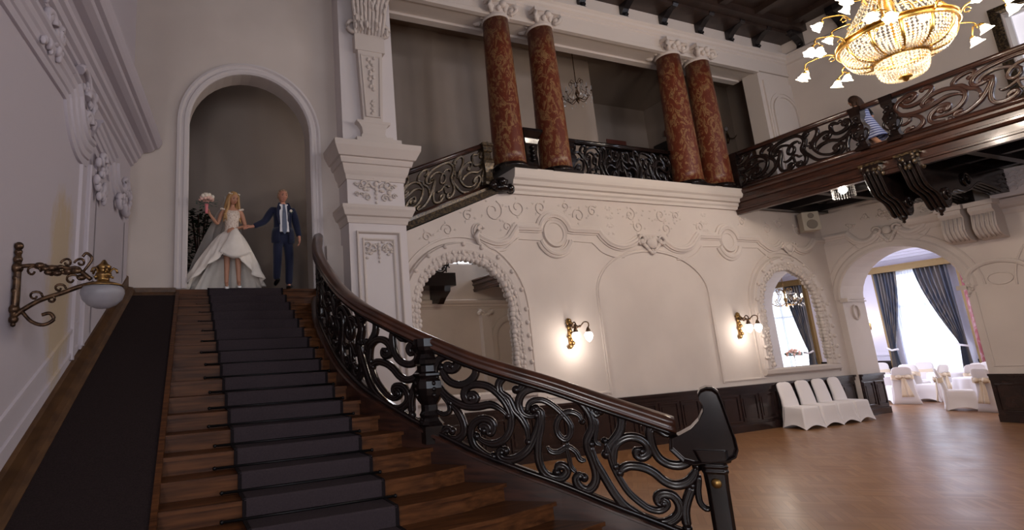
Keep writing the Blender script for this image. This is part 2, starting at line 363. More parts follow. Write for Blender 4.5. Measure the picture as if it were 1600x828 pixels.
window(1, -1.2, .6, 1.0, 4.4, fd); window(2, 2.4, 4.2, 1.0, 4.4, fd); window(3, 6.0, 7.8, 1.0, 4.4, fd); window(9, 9.2, 11.0, 6.6, 9.2, fd); window(10, 12.4, 14.2, 6.6, 9.2, fd)  # the high front windows are unseen, added to light the hall
window(4, 3.45, 5.02, 5.95, 8.9, fr, 'dull_sky'); window(5, -.6, 1.0, 5.95, 8.9, fr)
window(6, 9.85, 11.45, .45, 4.15, fs); window(7, 2.2, 3.9, .45, 4.15, fs); window(8, 5.6, 7.4, .45, 4.15, fs); window(12, -3.8, -2.0, 1.0, 4.4, lambda u, z, d: (XL(u)-d, u, z)); window(11, 19.1, 21.3, 1.0, 4.15, lambda u, z, d: (u, 13+d, z))  # last three windows unseen, added to light side room and right wall
# dark moulded frame round the upper window
m = MB(); m.sweep([Vector((XC(y)-.01, y, z)) for y, z in ((5.12, 5.76), (5.12, 9.0), (3.35, 9.0), (3.35, 5.76))], NR, [(-.09,0),(-.09,.05),(-.03,.07),(.03,.07),(.09,.04),(.09,0)])
struct(m.build('trim_3', M['giltwood']), 'dark frame round the upper window')
# side room
m = MB()
for a, b in ((-1.2, 2.2), (3.9, 5.6), (7.4, 9.85), (11.45, 13.2)): m.box(24, 24.3, a, b, 0, 4.95)
for a, b in ((2.2, 3.9), (5.6, 7.4), (9.85, 11.45)): m.box(24, 24.3, a, b, 0, .45); m.box(24, 24.3, a, b, 4.15, 4.95)
m.box(16.9, 19.1, 13, 13.2, 0, 4.95); m.box(21.3, 24.2, 13, 13.2, 0, 4.95); m.box(19.1, 21.3, 13, 13.2, 0, 1.0); m.box(19.1, 21.3, 13, 13.2, 4.15, 4.95); m.box(17.6, 24.2, -1.4, -1.2, 0, 4.95); m.box(16.9, 17.7, 9.46, 13.1, 0, 4.95)
struct(m.build('wall_side_room', M['room']))
m = MB(); m.box(17.4, 24.2, -1.3, 13.1, 4.9, 5.1); m.box(16.9, 17.5, 9.7, 13.1, 4.9, 5.1)
for w_, z_ in ((.35, 4.80), (.22, 4.72), (.1, 4.62)): m.box(24-w_, 24, -1.2, 13, z_, 4.92); m.box(17.5, 24, 13-w_, 13, z_, 4.92)
struct(m.build('ceiling_side_room', M['room']))
m = MB()
for a, b in ((4.2, 5.5), (7.5, 9.6), (11.75, 13.0), (-1.2, 1.9)):
    m.box(23.93, 24, a, b, 0, 1.02); m.box(23.9, 24, a, b, 1.02, 1.10)
m.box(17.5, 24, 12.93, 13, 0, 1.08)
struct(m.build('baseboard_side_room', M['wainscot']))
m = MB()
for a, b in ((7.7, 9.3), (11.9, 12.9)):
    m.sweep([Vector((23.99, y, z)) for y, z in ((a,1.3),(b,1.3),(b,4.3),(a,4.3))], (-1,0,0), [(-.03,0),(-.02,.03),(.02,.03),(.03,0)], closed=True)
struct(m.build('trim_4', M['room']))
# wainscot, hall
def wains(mb, u0, u1, f, step=.62, z1=1.03):
    mb.prism([(u0,0),(u1,0),(u1,z1-.12),(u0,z1-.12)], lambda u, z: f(u,z,.0), lambda u, z: f(u,z,.035))
    mb.prism([(u0,0),(u1,0),(u1,.16),(u0,.16)], lambda u, z: f(u,z,.0), lambda u, z: f(u,z,.07))
    mb.prism([(u0,z1-.05),(u1,z1-.05),(u1,z1),(u0,z1)], lambda u, z: f(u,z,.0), lambda u, z: f(u,z,.10))
    mb.prism([(u0,z1-.14),(u1,z1-.14),(u1,z1-.05),(u0,z1-.05)], lambda u, z: f(u,z,.0), lambda u, z: f(u,z,.065))
    n = max(1, round((u1-u0)/step)); w = (u1-u0)/n
    for i in range(n):
        a = u0+i*w+.06; b = u0+(i+1)*w-.06
        P = [Vector(f(u,z,.035)) for u, z in ((a,.24),(b,.24),(b,z1-.22),(a,z1-.22))]
        nn = (Vector(f(a,.3,.1)) - Vector(f(a,.3,0))).normalized()
        mb.sweep(P, nn, [(-.022,0),(-.016,.022),(.016,.022),(.022,0)], closed=True)
        mb.prism([(a+.06,.31),(b-.06,.31),(b-.06,z1-.29),(a+.06,z1-.29)], lambda u, z: f(u,z,.035), lambda u, z: f(u,z,.05))
m = MB(); wains(m, 4.1, 16.75, lambda u, z, d: (u, YW-d, z)); struct(m.build('baseboard_rear', M['wainscot']))
m = MB()
wains(m, 5.60, 6.71, lambda u, z, d: (XC(u)-d, u, z)); wains(m, -4.9, 3.2, lambda u, z, d: (XC(u)-d, u, z))
wains(m, 16.77, 17.74, lambda u, z, d: (u, 9.12-d, z), step=.48)
m.prism([(16.6,0),(17.0,0),(17.0,.14),(16.6,.14)], lambda x, z: (x, 9.0, z), lambda x, z: (x, 9.27, z))
struct(m.build('baseboard_right', M['wainscot']))
# arch mouldings of the right wall
m = MB()
for a, b, _, sp, tp in ops:
    A = arch(a, b, sp, tp, 24)
    m.sweep([Vector((XC(u), u, z)) for u, z in A], NR, [(-.20,0),(-.16,.03),(-.10,.02),(-.04,.04),(0,.03),(.0,0)])
    m.sweep([Vector((XC(u)-.0, u, z)) for u, z in A], NR, [(-.34,0),(-.33,.02),(-.31,.02),(-.30,0)])
    for u in (a, b):      # impost with a little hanging cartouche
        for s in (0,):
            m.box(XC(u)-.05, XC(u)+.02, u-.16 if u == b else u-.02, u+.02 if u == b else u+.16, sp-.06, sp+.04)
    # jamb reveal: ribbed impost line and drop medallion
    for k, dz in ((0, .02), (1, -.05)): m.box(XC(b), XC(b)+.98, b-.03-.02*k, b, sp+dz, sp+dz+.03)
    c = Vector((XC(b)+.49, b-.01, sp-.33))
    m.sweep([c+Vector((.13*math.cos(t), 0, .19*math.sin(t)-.0)) for t in [2*PI*k/16 for k in range(16)]], (0,-1,0), [(-.02,0),(-.01,.03),(.01,.03),(.02,0)], closed=True)
# blind arch and oval between the two openings
c = 6.15
m.sweep([Vector((XC(c+u), c+u, 3.15+z)) for u, z in [(-.5*math.cos(PI*k/16), .34*math.sin(PI*k/16)) for k in range(17)]], NR, [(-.05,0),(-.04,.04),(.0,.05),(.04,.03),(.05,0)])
m.sweep([Vector((XC(c+u), c+u, 3.1+z)) for u, z in [(.2*math.cos(PI*k/8), .13*math.sin(PI*k/8)) for k in range(16)]], NR, [(-.015,0),(-.01,.02),(.01,.02),(.015,0)], closed=True)
m.sweep([Vector((XC(c+u), c+u, z)) for u, z in ((-.44,2.85),(-.44,1.2),(.44,1.2),(.44,2.85))], NR, [(-.015,0),(-.01,.015),(.01,.015),(.015,0)])
for s in (-.5, .5):
    for k in range(6): m.ball((XC(c+s)-.02, c+s+.05*math.cos(k*1.3), 3.12-.07*k), .05-.005*k, 8, 6, (.6,1,1))
struct(m.build('trim_5', M['stucco']), 'stucco mouldings round the arches')
# stucco ledge of the right wall
m = MB()
pr = [(4.46,0),(4.46,.02),(4.52,.05),(4.58,.06),(4.62,.12),(4.68,.16),(4.74,.18),(4.78,.18),(4.80,.0)]
m.prism([(w, z) for z, w in pr], lambda w, z: (XC(9.2)-w, 9.2, z), lambda w, z: (XC(-5)-w, -5, z)) if False else None
m.prism([(w, z) for z, w in pr], lambda w, z: (XC(7.4)-w, 7.4, z), lambda w, z: (XC(-5)-w, -5, z))
struct(m.build('trim_6', M['stucco']), 'ledge under the balcony on the right wall')
def corbel(y):
    m = MB(); pts = [(0,4.74),(.42,4.74),(.44,4.60),(.36,4.52),(.40,4.38),(.42,4.22),(.36,4.08),(.24,4.0),(.12,3.98),(0,3.96)]
    m.prism(pts, lambda w, z: (XC(y)-w, y-.2, z), lambda w, z: (XC(y)-w, y+.2, z))
    for k in (-2,-1,0,1,2): m.tube([(XC(y)-w-.01, y+.075*k, z) for w, z in pts[3:8]], .025, 6)
    m.box(XC(y)-.48, XC(y), y-.24, y+.24, 4.70, 4.80)
    return m
for y, t in ((6.52, 'fluted stucco corbel on the ledge, nearer the arch crown'), (6.02, 'fluted stucco corbel at the right, beside the ornamented pink panel')):
    o = tag(corbel(y).build('corbel', M['stucco']), t, 'corbel', 'stucco corbels under the balcony')
m = MB(); m.prism([(5.0,4.8),(5.86,4.8),(5.86,5.4),(5.0,5.4)], lambda y, z: (XC(y), y, z), lambda y, z: (XC(y)-.3, y, z))
for k in range(16):
    y = 5.75-.02*(k % 4)-.09*(k//4)*1.5; z = 4.95+.11*(k % 4)
    m.sweep([Vector((XC(y)-.3, y+.05*math.cos(t), z+.05*math.sin(t))) for t in [i*.6 for i in range(8)]], NR, [(-.012,0),(-.008,.03),(.008,.03),(.012,0)])
struct(m.build('trim_7', M['stucco_lilac']), 'pink ornamented block on the ledge')
# swag moulding and relief of the right wall, over the arch
m = MB(); RB = [(-.09,0),(-.09,.03),(-.05,.045),(-.03,.07),(.02,.085),(.06,.06),(.09,.03),(.09,0)]
WC = lambda y, z: Vector((XC(y), y, z))
g1 = [(9.24,4.69),(8.70,4.69)] + [tuple(p)[:2] for p in cr([(8.64,4.60,0),(8.52,4.46,0),(8.34,4.40,0),(8.16,4.47,0),(8.04,4.62,0)], 5)]
g2 = [tuple(p)[:2] for p in cr([(7.66,4.62,0),(7.54,4.50,0),(7.38,4.46,0),(7.18,4.54,0),(7.06,4.68,0)], 5)] + [(6.9,4.76)]
for g in (g1, g2): m.sweep([WC(*p) for p in g], NR, RB); m.sweep([WC(y, z-.20) for y, z in g], NR, [(-.02,0),(-.015,.02),(.015,.02),(.02,0)])
random.seed(11)
for i in range(11):
    y, z, r = random.uniform(6.6,9.1), random.uniform(4.86,5.16), random.uniform(.06,.13)
    m.sweep([WC(y+r*(1-.7*k/16)*math.cos(i+k*.5), z+r*(1-.7*k/16)*math.sin(i+k*.5)) for k in range(17)], NR, [(-.014,0),(-.008,.022),(.008,.022),(.014,0)])
    for k in range(3): m.ball(WC(y+r*math.cos(2*k+i), z+r*math.sin(2*k+i)), .03, 6, 5, (.7,1.4,1))
for sg in (-1, 1):
    m.tube([WC(7.85+sg*(.20+.08*math.cos(q)), 4.64+.08*math.sin(q))+NR*.06 for q in [k*.6 for k in range(10)]], .035, 6)
    for k in range(7): m.ball(WC(7.85+sg*(.18-.025*k), 4.58-.04*k)+NR*.04, .045, 7, 5)
m.ball(WC(7.85,4.62)+NR*.04, .10, 10, 8, (.5,1.1,1.1))
struct(m.build('trim_17', M['stucco']), 'curving moulding with shell over the archway')
# --- mouldings on the long wall
m = MB()
W = lambda x, z: Vector((x, YW, z))
band = [(-.10,0),(-.10,.03),(-.07,.045),(-.05,.045),(-.04,.07),(0,.085),(.04,.06),(.06,.06),(.07,.03),(.10,.02),(.10,0)]
def circ(cx, cz, r, a0, a1, n=14): return [(cx+r*math.cos(math.radians(a0+(a1-a0)*i/n)), cz+r*math.sin(math.radians(a0+(a1-a0)*i/n))) for i in range(n+1)]
s1 = [tuple(p)[:2] for p in cr([(5.80,4.60,0),(5.72,4.56,0),(5.70,4.46,0),(5.85,4.35,0),(6.16,4.27,0),(6.43,4.34,0),(6.58,4.50,0)], 5)]
s1 += [(6.68,4.62),(7.20,4.62)] + circ(7.64,4.53,.40,165,15) + [(8.12,4.62),(8.83,4.62)]
s1 += [tuple(p)[:2] for p in cr([(8.92,4.50,0),(9.12,4.35,0),(9.41,4.28,0),(9.69,4.33,0),(9.97,4.47,0)], 5)]
s2 = [tuple(p)[:2] for p in cr([(10.72,4.47,0),(11.0,4.30,0),(11.31,4.26,0),(11.60,4.34,0),(11.84,4.54,0)], 5)] + [(11.93,4.62),(12.5,4.62)] + circ(12.95,4.52,.36,164,16) + [(13.4,4.62),(14.05,4.62)]
s2 += [tuple(p)[:2] for p in cr([(14.15,4.52,0),(14.46,4.36,0),(14.74,4.40,0),(14.95,4.52,0)], 5)]
s3 = [tuple(p)[:2] for p in cr([(15.40,4.47,0),(15.55,4.37,0),(15.82,4.33,0),(16.1,4.44,0),(16.3,4.62,0)], 5)] + [(16.74, 4.64)]
for s in (s1, s2, s3): m.sweep([W(*p) for p in s], (0,-1,0), [(-u, w) for u, w in band])
thin = [(-.022,0),(-.016,.022),(.016,.022),(.022,0)]
for cx, cz, r in ((7.64,4.53,.27),(12.95,4.52,.24)):
    m.sweep([W(*p) for p in circ(cx, cz, r, 0, 345, 23)], (0,-1,0), [(-.05,0),(-.03,.05),(.0,.03),(.04,.02),(.05,0)], closed=True)
for cx, r in ((7.64,.42),(12.95,.38)): m.sweep([W(*p) for p in circ(cx, 4.50, r, 200, 340)], (0,-1,0), band)
low = [(6.70,4.38),(7.22,4.37)]; m.sweep([W(*p) for p in low], (0,-1,0), thin)
low = [(8.06,4.38),(8.62,4.36)] + [tuple(p)[:2] for p in cr([(8.70,4.30,0),(8.90,4.14,0),(9.25,4.04,0),(9.5,4.05,0)], 4)]; m.sweep([W(*p) for p in low], (0,-1,0), thin)
low = [tuple(p)[:2] for p in cr([(11.1,4.02,0),(11.4,4.03,0),(11.75,4.16,0),(12.0,4.36,0)], 4)] + [(12.55,4.38)]; m.sweep([W(*p) for p in low], (0,-1,0), thin)
low = [(13.35,4.38),(14.0,4.38)] + [tuple(p)[:2] for p in cr([(14.1,4.3,0),(14.4,4.12,0),(14.7,4.08,0)], 4)]; m.sweep([W(*p) for p in low], (0,-1,0), thin)
low = [tuple(p)[:2] for p in cr([(5.75,4.38,0),(6.0,4.17,0),(6.3,4.12,0),(6.55,4.28,0),(6.70,4.38,0)], 4)]; m.sweep([W(*p) for p in low], (0,-1,0), thin)
# blind arched panel and side panel lines
pan = [(8.60,1.12)] + [(8.60,3.2)] + [(10.29-1.69*math.cos(PI*k/24), 3.2+1.02*math.sin(PI*k/24)) for k in range(1, 24)] + [(11.98,3.2),(11.98,1.12)]
m.sweep([W(*p) for p in pan], (0,-1,0), [(-.045,0),(-.04,.03),(-.01,.03),(0,.012),(.03,.02),(.045,0)])
m.sweep([W(*p) for p in ((11.98,1.16),(13.42,1.16))], (0,-1,0), thin)
m.sweep([W(*p) for p in ((7.0,1.16),(8.6,1.16))], (0,-1,0), thin)
struct(m.build('trim_8', M['plaster']), 'curving stucco moulding with round medallions along the long wall')
# low-relief arabesques above the moulding
m = MB()
def scroll_relief(mb, x, z, r, turn=1.3, sx=1, w=.022, n=16, a0=0):
    pts = [W(x+sx*(r*(1-.75*i/n))*math.cos(a0+turn*2*PI*i/n), z+(r*(1-.75*i/n))*math.sin(a0+turn*2*PI*i/n)) for i in range(n+1)]
    mb.sweep(pts, (0,-1,0), [(-w,0),(-w*.5,.022),(w*.5,.022),(w,0)])
def leaf_relief(mb, x, z, a, l=.14, w=.04, Y=None):
    c, s = math.cos(a), math.sin(a); y = YW if Y is None else Y
    P = [(0,0,0),(l*.4,w,.0),(l,0,0),(l*.4,-w,0),(l*.45,0,.04)]
    vs = [Vector((x+u*c-v*s, y-h, z+u*s+v*c)) for u, v, h in P]
    mb.add(vs, [(0,1,4),(1,2,4),(2,3,4),(3,0,4)], True)
random.seed(3)
rel = [(5.05,4.50,.13),(5.55,4.82,.12),(6.15,4.95,.24),(6.75,5.05,.2),(7.35,5.08,.16),(6.45,4.62,.11),(8.35,4.95,.17),(8.75,5.08,.13),(9.85,5.05,.16),(10.05,4.78,.15),(10.8,5.08,.16),(10.9,4.75,.14),(12.05,4.85,.13),(13.6,5.05,.12),(14.5,4.9,.15),(15.0,5.05,.13),(15.7,4.9,.14),(8.0,5.15,.1),(11.3,5.1,.11),(4.6,4.35,.1)]
for i, (x, z, r) in enumerate(rel):
    scroll_relief(m, x, z, r, 1.2, 1 if i % 2 else -1, .016, a0=i)
    for k in range(4): leaf_relief(m, x+r*1.1*math.cos(k*1.6+i), z+r*.8*math.sin(k*1.6+i), k*1.6+i+.4, .10, .03)
for x in (9.22, 12.25):      # vertical drops
    for k in range(7):
        for s in (-1, 1): leaf_relief(m, x+s*.02, 5.22-.10*k, (PI/2+s*1.1) if k % 2 else (-PI/2+s*.8), .15-.012*abs(k-3), .04)
for k in range(22):
    x = 10.32+.09*(k-10.5)+random.uniform(-.05,.05); leaf_relief(m, x, 5.0+random.uniform(-.12,.16), random.uniform(0,6.3), .09, .025)
struct(m.build('trim_9', M['plaster']), 'low relief arabesques on the frieze of the long wall')
# cartouches
def cartouche(mb, cx, cz, s=1, Y=YW, f=None):
    for sg in (-1, 1):
        for k in range(5): mb.ball((cx+sg*(.06+.075*k)*s, Y-.05, cz+(.10-.004*k*k*2)*s), (.075-.008*k)*s, 8, 6, (1,.7,1))
        mb.tube([(cx+sg*(.30+.09*math.cos(t))*s, Y-.07, cz+(.06+.09*math.sin(t))*s) for t in [i*.55 for i in range(11)]], [.035*s]*6+[.03*s]*5, 6)
        for k in range(7): mb.ball((cx+sg*(.26-.035*k)*s, Y-.045, cz-(.02+.035*k)*s), (.055-.002*k)*s, 8, 6, (.8,.6,1.1))
    mb.ball((cx, Y-.05, cz-.02*s), .13*s, 14, 9, (1.25,.55,1.05)); mb.ball((cx, Y-.045, cz-.22*s), .055*s, 8, 6, (.9,.6,1.3))
    mb.box(cx-.36*s, cx+.36*s, Y-.08, Y, cz+.14*s, cz+.18*s)
m = MB(); cartouche(m, 10.34, 4.40); tag(m.build('cartouche', M['stucco']), 'shell cartouche over the blank arched panel', 'ornament', 'stucco cartouches')
m = MB(); cartouche(m, 15.18, 4.42, .8); tag(m.build('cartouche', M['stucco']), 'smaller leafy cartouche over the mirror beside the loudspeaker', 'ornament', 'stucco cartouches')
m = MB(); m.tube([(5.78+.07*math.cos(t), YW-.06, 4.54+.07*math.sin(t)) for t in [i*.6 for i in range(9)]], .03, 6); m.tube([(5.72,YW-.06,4.5),(5.66,YW-.07,4.38),(5.72,YW-.05,4.24),(5.80,YW-.05,4.20)], [.05,.06,.04,.03], 8)
m.ball((5.79, YW-.05, 4.10), .06, 8, 6, (.8,.8,1.3))
tag(m.build('cartouche', M['stucco']), 'curled scroll end of the moulding above the large mirror', 'ornament', 'stucco cartouches')
# upper band / slab of the gallery
m = MB()
sl = [(5.34,0),(5.34,.05),(5.40,.06),(5.44,.10),(5.50,.10),(5.52,.16),(5.60,.19),(5.64,.24),(5.70,.26),(5.80,.28),(5.84,.28),(5.85,.26)]
m.prism([(w, z) for z, w in sl] + [(-.6, 5.85), (-.6, 5.34)], lambda w, z: (6.60, YW-w, z), lambda w, z: (13.46, YW-w, z))
struct(m.build('trim_10', M['stucco_white']), 'moulded cream edge of the gallery floor')
# doorway arch moulding
m = MB()
A = [(.27,FL+.01)] + arch(.27, 2.36, 6.22, 7.28, 28) + [(2.36,FL+.01)]
m.sweep([Vector((x, 9.35, z)) for x, z in A], (0,-1,0), [(0,0),(0,.03),(.03,.06),(.08,.06),(.10,.04),(.13,.035),(.16,.07),(.20,.06),(.21,0)])
struct(m.build('trim_11', M['stucco_lilac']), 'moulded white surround of the high doorway')
m = MB(); m.box(XL(9.3), .10, 9.28, 9.36, FL-.14, FL+.02); m.box(2.5, 2.9, 9.3, 9.36, FL-.1, FL+.03)
struct(m.build('baseboard_back', M['skirt_wood']))
PANEL = [
(0.052, [(0.197,0.772),(0.163,0.782),(0.131,0.749),(0.15,0.719),(0.212,0.745),(0.264,0.825),(0.23,0.869),(0.143,0.857),(0.05,0.776),(0.002,0.664),(0.012,0.551),(0.069,0.461),(0.177,0.42),(0.311,0.424),(0.445,0.477),(0.562,0.541),(0.655,0.531),(0.728,0.485)]),
(0.052, [(0.334,0.863),(0.383,0.893),(0.439,0.879),(0.44,0.798),(0.375,0.7),(0.278,0.622),(0.174,0.598),(0.109,0.634),(0.076,0.712)]),
(0.052, [(0.36,0.525),(0.354,0.551),(0.393,0.578),(0.428,0.56),(0.391,0.506),(0.324,0.486),(0.301,0.54),(0.344,0.628),(0.431,0.69),(0.546,0.715),(0.637,0.682),(0.716,0.605),(0.756,0.495),(0.739,0.366),(0.675,0.249),(0.575,0.168),(0.48,0.147),(0.395,0.169)]),
(0.052, [(0.474,0.256),(0.446,0.268),(0.479,0.312),(0.523,0.308),(0.524,0.252),(0.557,0.279),(0.575,0.34),(0.548,0.38),(0.468,0.366),(0.384,0.289),(0.339,0.176),(0.362,0.069),(0.454,0.032),(0.548,0.039)]),
(0.052, [(0.672,0.137),(0.634,0.131),(0.601,0.081),(0.641,0.051),(0.751,0.09),(0.883,0.22),(0.965,0.383),(1.019,0.522),(1.039,0.627),(0.999,0.644)]),
(0.052, [(0.828,0.77),(0.872,0.797),(0.903,0.854),(0.874,0.899),(0.797,0.896),(0.715,0.849),(0.664,0.769),(0.673,0.693),(0.744,0.662),(0.77,0.608),(0.795,0.554),(0.854,0.505),(0.895,0.42),(0.898,0.3)]),
(0.035, [(0.001,0.242),(0.06,0.232),(0.129,0.285),(0.135,0.36),(0.083,0.418),(0.026,0.458)]),
(0.052, [(0.149,0.382),(0.228,0.323),(0.27,0.231),(0.262,0.132),(0.18,0.038),(0.086,0.008),(0.055,0.049),(0.102,0.106),(0.144,0.104)]),
(0.052, [(0.997,0.579),(0.924,0.548),(0.859,0.564),(0.84,0.651),(0.89,0.76),(0.99,0.835),(1.113,0.869),(1.246,0.892),(1.36,0.888),(1.445,0.83),(1.495,0.745),(1.493,0.641),(1.437,0.517),(1.434,0.428),(1.462,0.339),(1.48,0.232),(1.454,0.129),(1.384,0.05),(1.317,0.057),(1.295,0.112),(1.336,0.168),(1.369,0.154)]),
(0.04, [(0.921,0.593),(0.927,0.648),(0.978,0.711),(1.071,0.748),(1.164,0.726),(1.244,0.671),(1.303,0.596),(1.286,0.494),(1.233,0.44),(1.183,0.462),(1.172,0.533),(1.212,0.637),(1.299,0.717),(1.385,0.724),(1.413,0.669)]),
(0.052, [(0.977,0.626),(1.037,0.63),(1.033,0.5),(0.992,0.336),(0.976,0.182),(1.004,0.074),(1.084,0.042),(1.173,0.075),(1.226,0.149),(1.199,0.189),(1.144,0.161),(1.131,0.105)]),
(0.035, [(1.07,0.318),(1.095,0.28),(1.169,0.302),(1.255,0.379),(1.323,0.362),(1.352,0.308),(1.406,0.323)]),
(0.03, [(1.261,0.432),(1.248,0.354),(1.257,0.27),(1.268,0.202),(1.309,0.175)]),
(0.052, [(1.583,0.83),(1.544,0.786),(1.514,0.826),(1.584,0.894),(1.695,0.915),(1.758,0.857),(1.744,0.736),(1.68,0.619),(1.616,0.53),(1.586,0.446)]),
(0.03, [(1.522,0.77),(1.54,0.689),(1.511,0.561),(1.52,0.521),(1.557,0.521)]),
(0.04, [(1.591,0.569),(1.614,0.479),(1.634,0.374),(1.675,0.278),(1.74,0.18),(1.835,0.123),(1.908,0.105),(1.986,0.13),(2.044,0.201),(2.024,0.233),(1.989,0.198)]),
(0.052, [(1.468,0.492),(1.486,0.356),(1.545,0.24),(1.611,0.128),(1.686,0.049),(1.796,0.013),(1.894,-0.008),(2.01,0.034),(2.107,0.129),(2.141,0.223),(2.105,0.294),(2.031,0.285),(1.976,0.24),(1.971,0.184),(2.013,0.192)]),
(0.052, [(1.895,0.592),(1.858,0.585),(1.85,0.54),(1.895,0.54),(1.951,0.606),(1.935,0.683),(1.857,0.7),(1.76,0.654),(1.676,0.559),(1.646,0.449),(1.653,0.367)]),
(0.052, [(2.152,0.842),(2.108,0.819),(2.049,0.852),(1.989,0.822),(1.983,0.729),(1.994,0.65),(2.033,0.582),(2.105,0.563),(2.193,0.59),(2.262,0.654),(2.292,0.74),(2.275,0.822),(2.224,0.815),(2.185,0.752),(2.209,0.707),(2.251,0.751)]),
(0.052, [(1.68,0.322),(1.72,0.379),(1.784,0.425),(1.89,0.451),(1.976,0.437),(2.046,0.397),(2.131,0.398),(2.223,0.457),(2.284,0.536),(2.324,0.632)]),
(0.052, [(2.263,0.447),(2.21,0.319),(2.176,0.199),(2.175,0.057)]),
(0.035, [(2.333,0.569),(2.303,0.438),(2.303,0.332),(2.342,0.297),(2.371,0.323)])]
# ------------------------------------------------------------------ staircase
R_, T_ = .158, .298
def NY(i): return 9.35 - T_*i
K = [(2.37,9.0,3.18),(2.25,8.6,2.98),(2.12,8.0,2.69),(2.05,7.3,2.34),(2.03,6.6,1.98),(2.11,6.1,1.72),(2.25,5.8,1.55),(2.46,5.5,1.36),(2.68,5.25,1.20),(2.92,5.0,1.04),(3.20,4.75,.90),(3.5,4.5,.76),(3.82,4.22,.59),(4.1,3.98,.45),(4.32,3.76,.33)]
KD = cr(K, 20); KS = [0]
for a, b in zip(KD[:-1], KD[1:]): KS.append(KS[-1]+math.hypot(b.x-a.x, b.y-a.y))
def curve_at(s):
    """point of the kerb's centre line and its unit tangent in plan"""
    if s >= KS[-1]: i = len(KS)-2
    elif s <= 0: i = 0
    else:
        lo, hi = 0, len(KS)-1
        while hi-lo > 1:
            mid = (lo+hi)//2
            if KS[mid] <= s: lo = mid
            else: hi = mid
        i = lo
    t = (s-KS[i])/(KS[i+1]-KS[i]); return KD[i].lerp(KD[i+1], t) if 0 <= t <= 1 else KD[i] + (KD[i+1]-KD[i])*t
def tan_at(s):
    d = curve_at(s+.03)-curve_at(s-.03); d.z = 0; return d.normalized()
def xk_for_y(y):            # x of the kerb at a given y (upper, monotonic run)
    best = min(KD, key=lambda p: abs(p.y-y)); return best.x
def xramp(y): return .16 - .045*(9.35-y)      # right edge of the side ramp
stairs = thing('staircase', 'wide curved oak staircase falling from the arched doorway to the hall floor', 'staircase', (1.2, 9.35, 0))
def wl(p): return Vector(p) - Vector((1.2, 9.35, 0))
def nose(i):
    """nosing line of step i as plan points, left to right"""
    y = NY(i); x0 = xramp(y)-.02
    P = [Vector((x0, y, 0)), Vector((1.85, y, 0))]
    # right end: where the kerb is .13 above this step
    z = FL - R_*i + (.10 if i < 12 else .12)
    e = min(KD, key=lambda p: abs(p.z-z)) if z > .33 else Vector((4.40+(.33-z)*1.2, 3.70-(.33-z)*1.6, 0))
    e = Vector((e.x, e.y, 0))
    if i < 1: e = Vector((2.45, y, 0))
    q = P[-1].lerp(e, .5); q.y = y + (e.y-y)*.3
    return P + [q, e]
for i in range(1, 21):
    z = FL - R_*i; a = nose(i); b = nose(i-1)
    m = MB(); n = len(a)
    back = [Vector((p.x, p.y + .06, 0)) for p in b]
    top = [Vector((p.x, p.y - .028, z)) for p in a] + [Vector((p.x, p.y, z)) for p in reversed(back)]
    lip = [Vector((p.x, p.y-.028, z-.035)) for p in a]; inn = [Vector((p.x, p.y, z-.035)) for p in a]; bot = [Vector((p.x, p.y, max(-.04, z-R_-.03))) for p in a]
    V = [wl(p) for p in top + lip + inn + bot]
    F = [tuple(range(2*n))]
    for j in range(n-1):
        F += [(j, j+1, 2*n+j+1, 2*n+j), (2*n+j, 2*n+j+1, 3*n+j+1, 3*n+j), (3*n+j, 3*n+j+1, 4*n+j+1, 4*n+j)]
    m.add(V, F); m.build('step', M['step_wood'], stairs)
m = MB(); m.box(-.02, 1.26, -.03, .02, FL-.04, FL+.002); m.box(-.97, 1.26, -.002, .02, FL-.2, FL); 
m.build('landing_edge', M['step_wood'], stairs)
# kerb (closed string) under the balustrade
SS = [i*.08 for i in range(0, int(KS[-1]/.08)+1)]
m = MB(); rings = []
for s in SS:
    c = curve_at(s); t = tan_at(s); nrm = Vector((t.y, -t.x, 0))*-1; r = []
    for u, w in ((-.09,-.45),(-.09,-.03),(-.12,-.02),(-.12,.0),(-.10,.012),(.10,.012),(.12,0),(.12,-.02),(.09,-.03),(.09,-.45)):
        r.append(wl(Vector((c.x, c.y, max(.0, c.z+w))) + nrm*u))
    rings.append(r)
m.loft(rings, True, True, False); m.build('stringer', M['dark_wood'], stairs)
m = MB(); rings = []       # plaster underside towards the hall
for s in SS:
    c = curve_at(s); t = tan_at(s); nrm = Vector((-t.y, t.x, 0))
    if nrm.x < 0: nrm = -nrm
    rings.append([wl(c+nrm*u+Vector((0,0,w if w > -1 else -c.z))) for u, w in ((.02,-.40),(.07,-.40),(.07,-2),(.02,-2))])
m.loft(rings, True, True, False); m.build('stringer_wall', M['stucco'], stairs)
